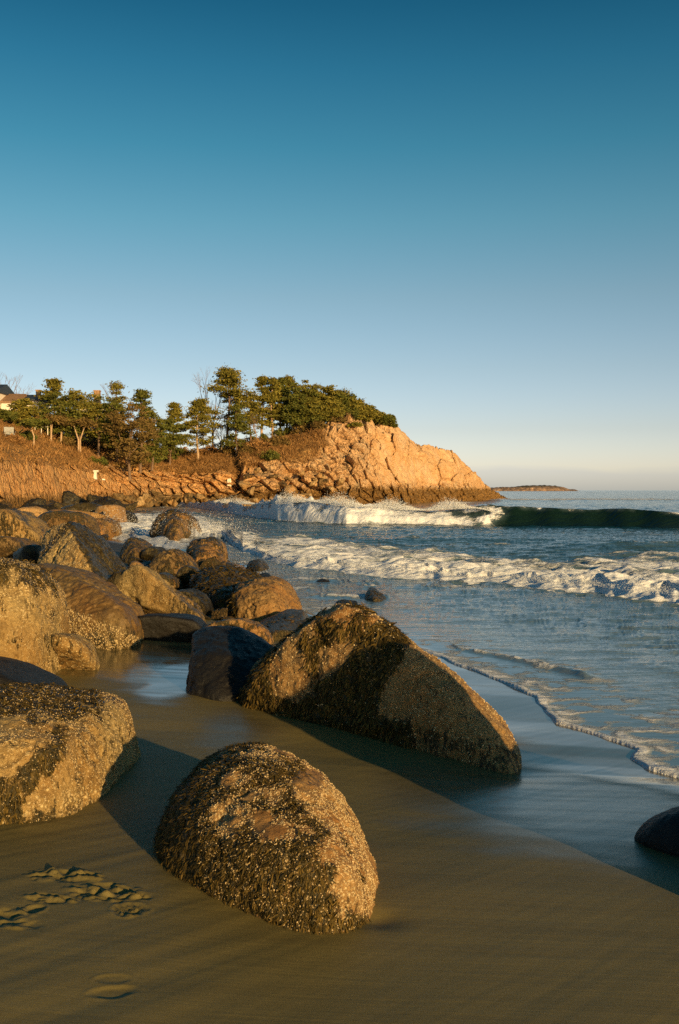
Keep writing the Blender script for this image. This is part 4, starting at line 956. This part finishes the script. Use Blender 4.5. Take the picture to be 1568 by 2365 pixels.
T_('bushy', 300, 1035, 930, 36, 'rust and green tree at the right end of the bank grove', mat='rust', Yd=110, seed=47)
T_('pine', 326, 1015, 902, 28, 'wind-swept dark pine at the right end of the bank grove', mat='pine2', Yd=116, seed=48, dens=1.5)
T_('bushy', 352, 1015, 942, 22, 'low dark pine lobe leaning right beside the wind-swept pine', mat='pine2', Yd=118, seed=49)
T_('flat', 118, 1022, 957, 34, 'flat-topped russet tree with slim pale trunks above the left bank', mat='rust', seed=51, bark='bark')
T_('flat', 183, 1044, 964, 34, 'flat-topped russet tree with a white forked trunk before the pale shed', mat='rust', seed=52, bark='bark')
T_('flat', 228, 1042, 962, 34, 'flat-topped russet tree with two pale stems right of the shed', mat='rust', seed=53, bark='bark')
T_('flat', 80, 1030, 966, 28, 'small flat-topped green tree with a leaning pale trunk, near the white rail', mat='pine2', seed=54, bark='bark')
T_('bushy', 268, 1054, 975, 26, 'tree with a single bright straight trunk low on the bank', mat='rust', seed=55, bark='bark')
T_('bushy', 392, 1040, 962, 24, 'dark low pine left of the narrow pine on the saddle', mat='pine2', Yd=128, seed=56)
T_('tall', 402, 1034, 931, 24, 'narrow dark pine alone on the saddle of the bank', Yd=132, seed=57, dens=1.6)
T_('tall', 456, 1036, 922, 34, 'layered pine with a bare lower trunk between the narrow pine and the tallest pine', Yd=132, seed=58, dens=1.8, bark='bark')
T_('bare', 492, 1035, 862, 40, 'bare grey tree just left of the tallest pine', Yd=140, seed=59)
T_('tall', 527, 1036, 853, 56, 'tallest pine of the picture, with wide flat layered boughs', Yd=137, seed=60, dens=2.4, leaf=.19)
T_('bare', 512, 1046, 948, 34, 'reddish bare tree in front of the tallest pine', seed=61)
T_('bare', 478, 1050, 975, 24, 'small bare thicket tree left of the reddish bare tree', seed=62)
T_('pine', 545, 1030, 935, 22, 'small dark pine under the right boughs of the tallest pine', mat='pine2', Yd=134, seed=63)
T_('tall', 578, 1026, 912, 30, 'thin sparse pine between the tallest pine and the headland grove', Yd=138, seed=64, dens=.9)
T_('bare', 592, 1030, 930, 26, 'bare tree at the left end of the headland grove', Yd=137, seed=65)
T_('tall', 606, 1000, 870, 26, 'pine with a long white bare trunk at the left end of the headland grove', Yd=140, seed=66, bark='bark', dens=2.0)
GR = [(628, 975, 874, 22, 'pine'), (648, 972, 872, 24, 'pine2'), (664, 970, 868, 24, 'pine'), (690, 975, 884, 26, 'pine2'), (708, 975, 882, 24, 'pine'), (726, 972, 892, 26, 'pine')]
GL = ['slim pine second from the left in the headland grove', 'dark pine in the left half of the headland grove', 'highest crown of the headland grove, right of its dark pine', 'dark round crown in the middle of the headland grove', 'pine right of the middle of the headland grove', 'spreading pine where the headland grove begins to slope down']
for i, ((xd, yb_, yt_, hw, mt), lb) in enumerate(zip(GR, GL)): T_('tall' if i < 3 else 'bushy', xd, yb_ + 18, yt_, hw, lb, mat=mt, Yd=139 + (i % 3) * 2, seed=271 + i, dens=1.7, leaf=.18, bark='bark' if i < 3 else 'barkdark')
GR = [(748, 978, 888, 26, 'pine'), (770, 976, 899, 26, 'pine'), (794, 974, 908, 24, 'pine2'), (814, 974, 920, 22, 'pine'), (834, 974, 934, 18, 'pine'), (706, 1000, 930, 30, 'pine2'), (742, 985, 925, 28, 'pine'), (775, 975, 930, 26, 'pine2'), (852, 968, 938, 14, 'pine2'), (884, 978, 958, 18, 'pine2'), (862, 976, 950, 20, 'pine')]
GL = ['green pine crown above the top of the bare rock', 'sunlit pine on the downslope of the headland grove', 'darker pine on the downslope of the headland grove', 'pine three from the right end of the headland grove', 'low pine near the right end of the headland grove', 'dark bushy tree low in the middle of the headland grove', 'bushy green tree hugging the rock top', 'dark low tree behind the highest rock edge', 'scraggly little pine sticking up right of the grove', 'last low pine clinging to the rock slope', 'low pine between the scraggly pine and the grove']
for i, ((xd, yb_, yt_, hw, mt), lb) in enumerate(zip(GR, GL)): T_('bushy' if i != 8 else 'tall', xd, yb_ + 6, yt_, hw, lb, mat=mt, Yd=142 - (i in (5, 6)) * 4 + (i > 7) * 3, seed=90 + i, dens=1.4, leaf=.18)
SH = [(700, 1004, 26, 34, 'rust', 'reddish shrub thicket below the headland grove'), (668, 1000, 24, 28, 'brush', 'tan bare shrub under the left part of the headland grove'), (735, 992, 20, 22, 'rust', 'rust shrub beside the first bare rocks'),
      (640, 1030, 26, 24, 'rust', 'brown shrub above the blocky cliff'), (600, 1040, 28, 26, 'brush', 'pale dry shrub above the dark gully'), (625, 1062, 22, 22, 'pine2', 'dark green shrub in a hollow of the blocky cliff'), (575, 1050, 22, 24, 'rust', 'brown shrub right above the dark gully'),
      (340, 1040, 30, 34, 'rust', 'big russet shrub right of the bright-trunked tree'), (372, 1045, 26, 28, 'brush', 'tan shrub on the saddle'), (310, 1052, 24, 28, 'pine2', 'dark green shrub beside the bright-trunked tree'), (350, 1068, 22, 18, 'pine2', 'isolated dark shrub low on the bank'), (222, 1072, 24, 16, 'pine2', 'dark green patch of shrub above the white marker'),
      (420, 1040, 26, 22, 'brush', 'tan shrub below the narrow pine'), (250, 1030, 22, 24, 'pine2', 'green shrub behind the two-stemmed flat-topped tree'), (150, 1030, 24, 20, 'rust', 'brown shrub under the flat-topped trees'), (60, 1016, 26, 18, 'pine2', 'dark shrub below the house at the left'), (30, 1022, 22, 14, 'brush', 'pale shrub at the left edge of the bank'),
      (540, 1050, 22, 26, 'rust', 'russet shrub at the head of the dark gully'),
      (120, 1000, 30, 30, 'pine2', 'dark green undergrowth under the dense tall pine'), (170, 1004, 30, 30, 'pine2', 'dark undergrowth in the middle of the bank grove'), (215, 1008, 30, 30, 'pine2', 'dark green undergrowth behind the pale shed'), (262, 1016, 30, 34, 'rust', 'rusty undergrowth right of the shed'), (300, 1026, 30, 30, 'pine2', 'dark undergrowth at the right of the bank grove'),
      (400, 1040, 26, 22, 'pine2', 'dark green thicket under the narrow pine'), (440, 1040, 26, 20, 'rust', 'russet thicket under the layered pine'), (510, 1036, 28, 30, 'pine2', 'dark green thicket under the tallest pine'), (560, 1030, 28, 34, 'rust', 'russet thicket right of the tallest pine'), (600, 1016, 26, 34, 'pine2', 'dark green thicket at the left of the headland grove'),
      (650, 985, 28, 40, 'pine2', 'dark thicket under the slim pines of the headland grove'), (690, 975, 28, 40, 'pine2', 'dark thicket in the middle of the headland grove'), (800, 962, 26, 24, 'pine2', 'dark thicket at the top edge of the bare rock'), (480, 1050, 26, 22, 'brush', 'tan brush clump left of the reddish bare tree'), (820, 985, 16, 10, 'pine', 'low green shrub on top of the bare rock'), (905, 985, 12, 8, 'pine2', 'tiny green shrub in a crack of the rock slope'), (780, 975, 18, 14, 'rust', 'rusty shrub at the highest edge of bare rock')]
for i, (xd, yd, w_, h_, mt, lb) in enumerate(SH): shrub(xd, yd, w_, h_, mt, lb, 200 + i)
# dry brush over the bank
r = np.random.default_rng(77)
bm_ = (brushy > .35) & (HS < .84); bm_ &= (np.arange(len(xs)) > 20)[None]
idx = np.flatnonzero(bm_.ravel()); N_ = 170000
area = np.gradient(HX2, axis=1) * np.hypot(np.gradient(HY2, axis=0), np.gradient(HZ2, axis=0)); wgt = area.ravel()[idx]; wgt = np.clip(wgt, 0, None); pick = r.choice(idx, N_, p=wgt / wgt.sum())
bp = Vh[pick] + r.normal(0, .25, (N_, 3)) * [1, 1, .0] - [0, 0, .1]
cl = np.clip(1 + .9 * fbm(bp[:, 0] * .25, bp[:, 1] * .25, o=3), .25, 2)
hh = r.uniform(.10, .42, N_) * cl; a = r.uniform(0, 6.28, N_); ww_ = r.uniform(.015, .06, N_)
dx = np.stack([np.cos(a), np.sin(a), 0 * a], 1) * ww_[:, None]; tp = np.stack([r.normal(0, .7, N_) * hh, r.normal(0, .7, N_) * hh, hh], 1)
Vb = np.stack([bp - dx, bp + dx, bp + tp + dx * .3, bp + tp - dx * .3], 1).reshape(-1, 3)
tag(mesh_obj('dry_brush', Vb, np.arange(N_ * 4).reshape(-1, 4), M['brush'], smooth=False), 'dry tan and rust brush covering the bank', 'brush', kind='stuff')

# ------------------------------------------------------------------ boulders heaped along the far shore
def variants(n, mats, p, seed):
    out_ = []
    for i in range(n):
        r = np.random.default_rng(seed + i); pts = r.uniform(-1, 1, (11, 3)) * [1, .8, .7]
        V, F, u, s = polytope(pts, 5 if n < 8 else 4, p, seed + i, 1.4, 1.2); V -= V.mean(0)
        o = mesh_obj('shore_rock', V, F, M[mats[i % len(mats)]], attrs={'weed': np.full(len(V), (.25 if 'far' in mats else .48) + .12 * (i % 3 == 0)), 'barn': np.full(len(V), .2)})
        out_.append(o)
    return out_
def heap(var, spots_, label, group, r):
    used = set()
    for (p, s) in spots_:
        i = int(r.integers(len(var)))
        o = var[i] if i not in used else var[i].copy()
        if i in used: C.objects.link(o)
        used.add(i)
        o.location = p; o.scale = (s * r.uniform(.8, 1.3), s * r.uniform(.8, 1.2), s * r.uniform(.6, 1.0)); o.rotation_euler = (r.uniform(-.4, .4), r.uniform(-.4, .4), r.uniform(0, 6.28))
        tag(o, label, 'rock', group)
    for i, o in enumerate(var):
        if i not in used: bpy.data.objects.remove(o)
r = np.random.default_rng(99)
S_ = []
for i in range(95):
    xd = r.uniform(268, 560); Yq = np.interp(xd, hx, hYb) - r.uniform(-2.5, 3.5) - (3 if xd < 330 else 0); S_.append(((X_(xd, Yq), Yq, r.uniform(-.1, 1.1)), r.uniform(.45, 1.15)))
heap(variants(8, ['far', 'far', 'farpale'], 14, 400), S_, 'one of the brown boulders heaped at the waterline below the brushy bank', 'boulders heaped at the waterline below the bank', r)
S_ = []
for i in range(44):
    xd = r.uniform(556, 790); t_ = r.random() ** 1.5; Yq = np.interp(xd, hx, hYb) + t_ * 5 - 1.0; S_.append(((X_(xd, Yq), Yq, t_ * 4.5 + r.uniform(-.2, .3)), r.uniform(.5, 1.3) * (1.1 - .4 * t_)))
heap(variants(8, ['far', 'farpale', 'farpale'], 26, 500), S_, 'one of the angular orange blocks fallen at the foot of the headland cliff', 'angular blocks at the foot of the headland', r)
S_ = []
for i in range(64):
    xd = r.uniform(-70, 285); Yq = r.uniform(48, 82) ; S_.append(((X_(xd, Yq), Yq, r.uniform(-.1, .45)), r.uniform(.7, 1.7) * Yq / 70))
heap(variants(7, ['brown', 'dark', 'brown'], 18, 600), S_, 'one of the dark weedy ledge boulders below the orange bank at the left', 'dark ledge boulders at the left', r)
S_ = []
for i in range(26):
    xd = r.uniform(-80, 230); Yq = r.uniform(17, 44); X0 = X_(xd, Yq); S_.append(((X0, Yq, float(gbase(X0, Yq)) + .05), r.uniform(.5, 1.1) * Yq / 34))
heap(variants(6, ['brown', 'dark', 'brown'], 12, 700), S_, 'one of the low dark boulders packed between the named boulders at the left', 'low dark boulders packed at the left', r)

S_ = []
for i in range(46):
    xd = r.uniform(300, 530); Yq = r.uniform(12.8, 24) if xd > 380 else r.uniform(14, 26); X0 = X_(xd, Yq); S_.append(((X0, Yq, float(gbase(X0, Yq)) + .02), r.uniform(.10, .30) * Yq / 16))
heap(variants(6, ['brown', 'brown', 'dark'], 12, 800), S_, 'one of the small dark weedy stones filling the gully between the boulders', 'small dark stones in the gully', r)

# ------------------------------------------------------------------ house, shed, rail, chairs, marker
def boxv(c, s, rz=0., top=(1, 1)):
    c = np.array(c, float); x, y, z = np.array(s) / 2.
    V = np.array([[a * x * (top[0] if k > 0 else 1), b_ * y * (top[1] if k > 0 else 1), k * z] for k in (-1, 1) for a, b_ in ((-1, -1), (1, -1), (1, 1), (-1, 1))])
    R_ = np.array([[math.cos(rz), -math.sin(rz), 0], [math.sin(rz), math.cos(rz), 0], [0, 0, 1]])
    return V @ R_.T + c, np.array([[0, 3, 2, 1], [4, 5, 6, 7], [0, 1, 5, 4], [1, 2, 6, 5], [2, 3, 7, 6], [3, 0, 4, 7]])
def gable(c, s, over=.4):
    x, y, z = s[0] / 2 + over, s[1] / 2 + over, s[2]
    V = np.array([[-x, -y, 0], [x, -y, 0], [x, y, 0], [-x, y, 0], [-x, 0, z], [x, 0, z], [-x, -y, -.18], [x, -y, -.18], [x, y, -.18], [-x, y, -.18]]) + c
    F = [[0, 1, 5, 4], [2, 3, 4, 5], [0, 4, 4, 3], [1, 2, 5, 5], [6, 9, 8, 7], [6, 7, 1, 0], [7, 8, 2, 1], [8, 9, 3, 2], [9, 6, 0, 3]]
    return V, F
def gable_obj(name, c, s, mat, parent):
    V, F = gable(np.array(c), s); me = bpy.data.meshes.new(name); me.from_pydata([tuple(v) for v in V], [], [list(dict.fromkeys(f)) for f in F]); me.materials.append(mat)
    o = bpy.data.objects.new(name, me); C.objects.link(o); o.parent = parent; return o
M['white'] = simple_mat('white_paint', (.78, .70, .58), .6, .08); M['roofb'] = simple_mat('brown_shingle', (.26, .15, .08), .85, .35, 9); M['roofd'] = simple_mat('dark_slate', (.03, .04, .055), .6)
M['brick'] = simple_mat('chimney_stone', (.38, .22, .11), .85, .4, 4); M['glass'] = simple_mat('dark_glass', (.03, .035, .04), .15); M['grey'] = simple_mat('weathered_grey', (.30, .30, .28), .8)
def empty(name, loc, label, cat, group=None, rz=0.):
    e = bpy.data.objects.new(name, None); C.objects.link(e); e.location = loc; e.rotation_euler = (0, 0, rz); tag(e, label, cat, group); return e
def part(name, boxes, mat, parent):
    V, F = join([boxv(*bx) for bx in boxes]); return mesh_obj(name, V, F, M[mat], parent, smooth=False)
u_ = K * 114            # metres per picture unit at the house
h0 = P(0, 960, 114); e = empty('house', h0, 'white house with a dark roof and a brown shingled wing at the left edge', 'house')
part('wall', [((-2.6, 0, -.2), (6.4, 6, 5.6))], 'white', e); gable_obj('roof', (-2.6, 0, 2.6), (6.0, 6, 1.0), M['roofd'], e)
part('wing_wall', [((1.6, .8, .4), (1.8, 5, 2.2))], 'white', e); gable_obj('wing_roof', (1.6, .8, 1.5), (1.4, 4.6, 1.1), M['roofb'], e)
for x0 in (-.6, -3.4):
    f_ = part('window', [((x0, -3.04, 1.6), (1.0, .1, 1.2))], 'white', e); part('pane', [((x0, -3.10, 1.6), (.72, .05, .9))], 'glass', f_)
ch = P(86, 935, 116); e = empty('house', ch, 'low white house wing with a square stone chimney, right of the brown roof', 'house')
part('wall', [((-.4, 0, -.3), (2.6, 4, 1.6))], 'white', e); gable_obj('roof', (-.4, 0, .5), (2.6, 4, .7), M['roofd'], e)
c_ = part('chimney', [((0, .5, .8), (.5, .55, 1.8)), ((0, .5, 1.75), (.6, .68, .12))], 'brick', e)
ch = P(222, 915, 122); e = empty('house', ch, 'house hidden behind the bank grove with only its stone chimney showing', 'house')
part('wall', [((0, 1, -2.5), (4, 4, 2.2))], 'white', e); gable_obj('roof', (0, 1, -1.4), (4, 4, .6), M['roofb'], e); part('chimney', [((0, .5, -.3), (.7, .7, 2.0)), ((0, .5, .72), (.8, .8, .12))], 'brick', e)
p = spot(168, 1015); e = empty('shed', p, 'pale grey shed with dark doorways under the flat-topped trees', 'shed')
part('wall', [((0, 1.2, .7), (2.2, 1.8, 1.5))], 'grey', e); part('roof', [((0, 1.2, 1.49), (2.5, 2.1, .1))], 'white', e); part('doorway_shade', [((-.5, .28, .6), (.42, .06, 1.15))], 'glass', e); part('doorway_shade', [((-.95, .28, .65), (.20, .06, 1.15))], 'glass', e)  # dark panels stand in for the shade inside the open doorways
p = spot(95, 1003); e = empty('fence', p, 'short white sloping rail fence left of the flat-topped trees', 'fence')
part('rail', [((0, 0, .95), (1.5, .06, .3))], 'white', e)
for x0 in (-.7, 0, .7): part('post', [((x0, .06, .5), (.08, .08, 1.1))], 'white', e)
for xd, lb in ((17, 'grey garden chair nearer the left edge of the bank'), (26, 'grey garden chair, the right one of the pair on the bank')):
    p = spot(xd, 1012); e = empty('garden_chair', p, lb, 'chair', 'garden chairs on the bank', .5)
    part('seat', [((0, 0, .38), (.55, .55, .06))], 'grey', e); part('backrest', [((0, .3, .72), (.55, .06, .7))], 'grey', e)
    for a_1, b_1 in ((-.24, -.24), (.24, -.24), (-.24, .24), (.24, .24)): part('leg', [((a_1, b_1, .17), (.06, .06, .36))], 'grey', e)
    part('armrest', [((-.31, 0, .58), (.08, .6, .04))], 'grey', e); part('armrest', [((.31, 0, .58), (.08, .6, .04))], 'grey', e)
p = spot(221, 1107); e = empty('marker_post', p, 'small bright white stone marker with a jutting top, low on the orange bank', 'marker')
part('post', [((0, -.2, .25), (.34, .3, .5), 0., (.8, .8)), ((.02, -.2, .62), (.26, .26, .24))], 'white', e); part('cap', [((.08, -.2, .84), (.50, .3, .16))], 'white', e)
p = spot(238, 1110); o = part('flat_stone', [((0, 0, 0), (.6, .3, .14), .2, (.7, .7))], 'white', None); o.location = p + np.array([0, -.25, .1]); tag(o, 'flat white stone lying just right of the white marker', 'stone')
p = spot(529, 1122); V, F, _, _ = polytope(np.array([[-.5, 0, -.6], [.5, 0, -.6], [-.5, .6, -.6], [.5, .6, -.6], [-.45, .1, 1.1], [.3, .1, 1.3], [-.3, .6, 1.3], [.4, .6, .9], [.5, -.2, 0], [-.5, -.2, .1]]), 4, 18, 3, 1, 1)
o = mesh_obj('stained_rock', V, F, simple_mat('white_stained_rock', (.72, .64, .5), .8, .35, 2)); o.location = p; o.scale = (.55, .6, .62); tag(o, 'tall rock streaked white beside the dark gully', 'rock')
# driftwood poles on the bank
for i, (xa, ya, xb, yb2, lb) in enumerate([(231, 1073, 262, 1086, 'upper long pale driftwood pole lying on the bank'), (237, 1081, 258, 1088, 'lower short pale driftwood pole lying on the bank')]):
    a0 = spot(xa, ya); b0 = spot(xb, yb2); V, F = tube([a0 + [0, -.2, .2], (a0 + b0) / 2 + [0, -.25, .25], b0 + [0, -.2, .2]], [.05, .06, .045], 6); c0 = V.mean(0)
    o = mesh_obj('driftwood', V - c0, F, M['bark']); o.location = c0; tag(o, lb, 'driftwood', 'driftwood poles on the bank')
# shorten over-long labels safely and finish
for o in C.objects:
    o.select_set(False)
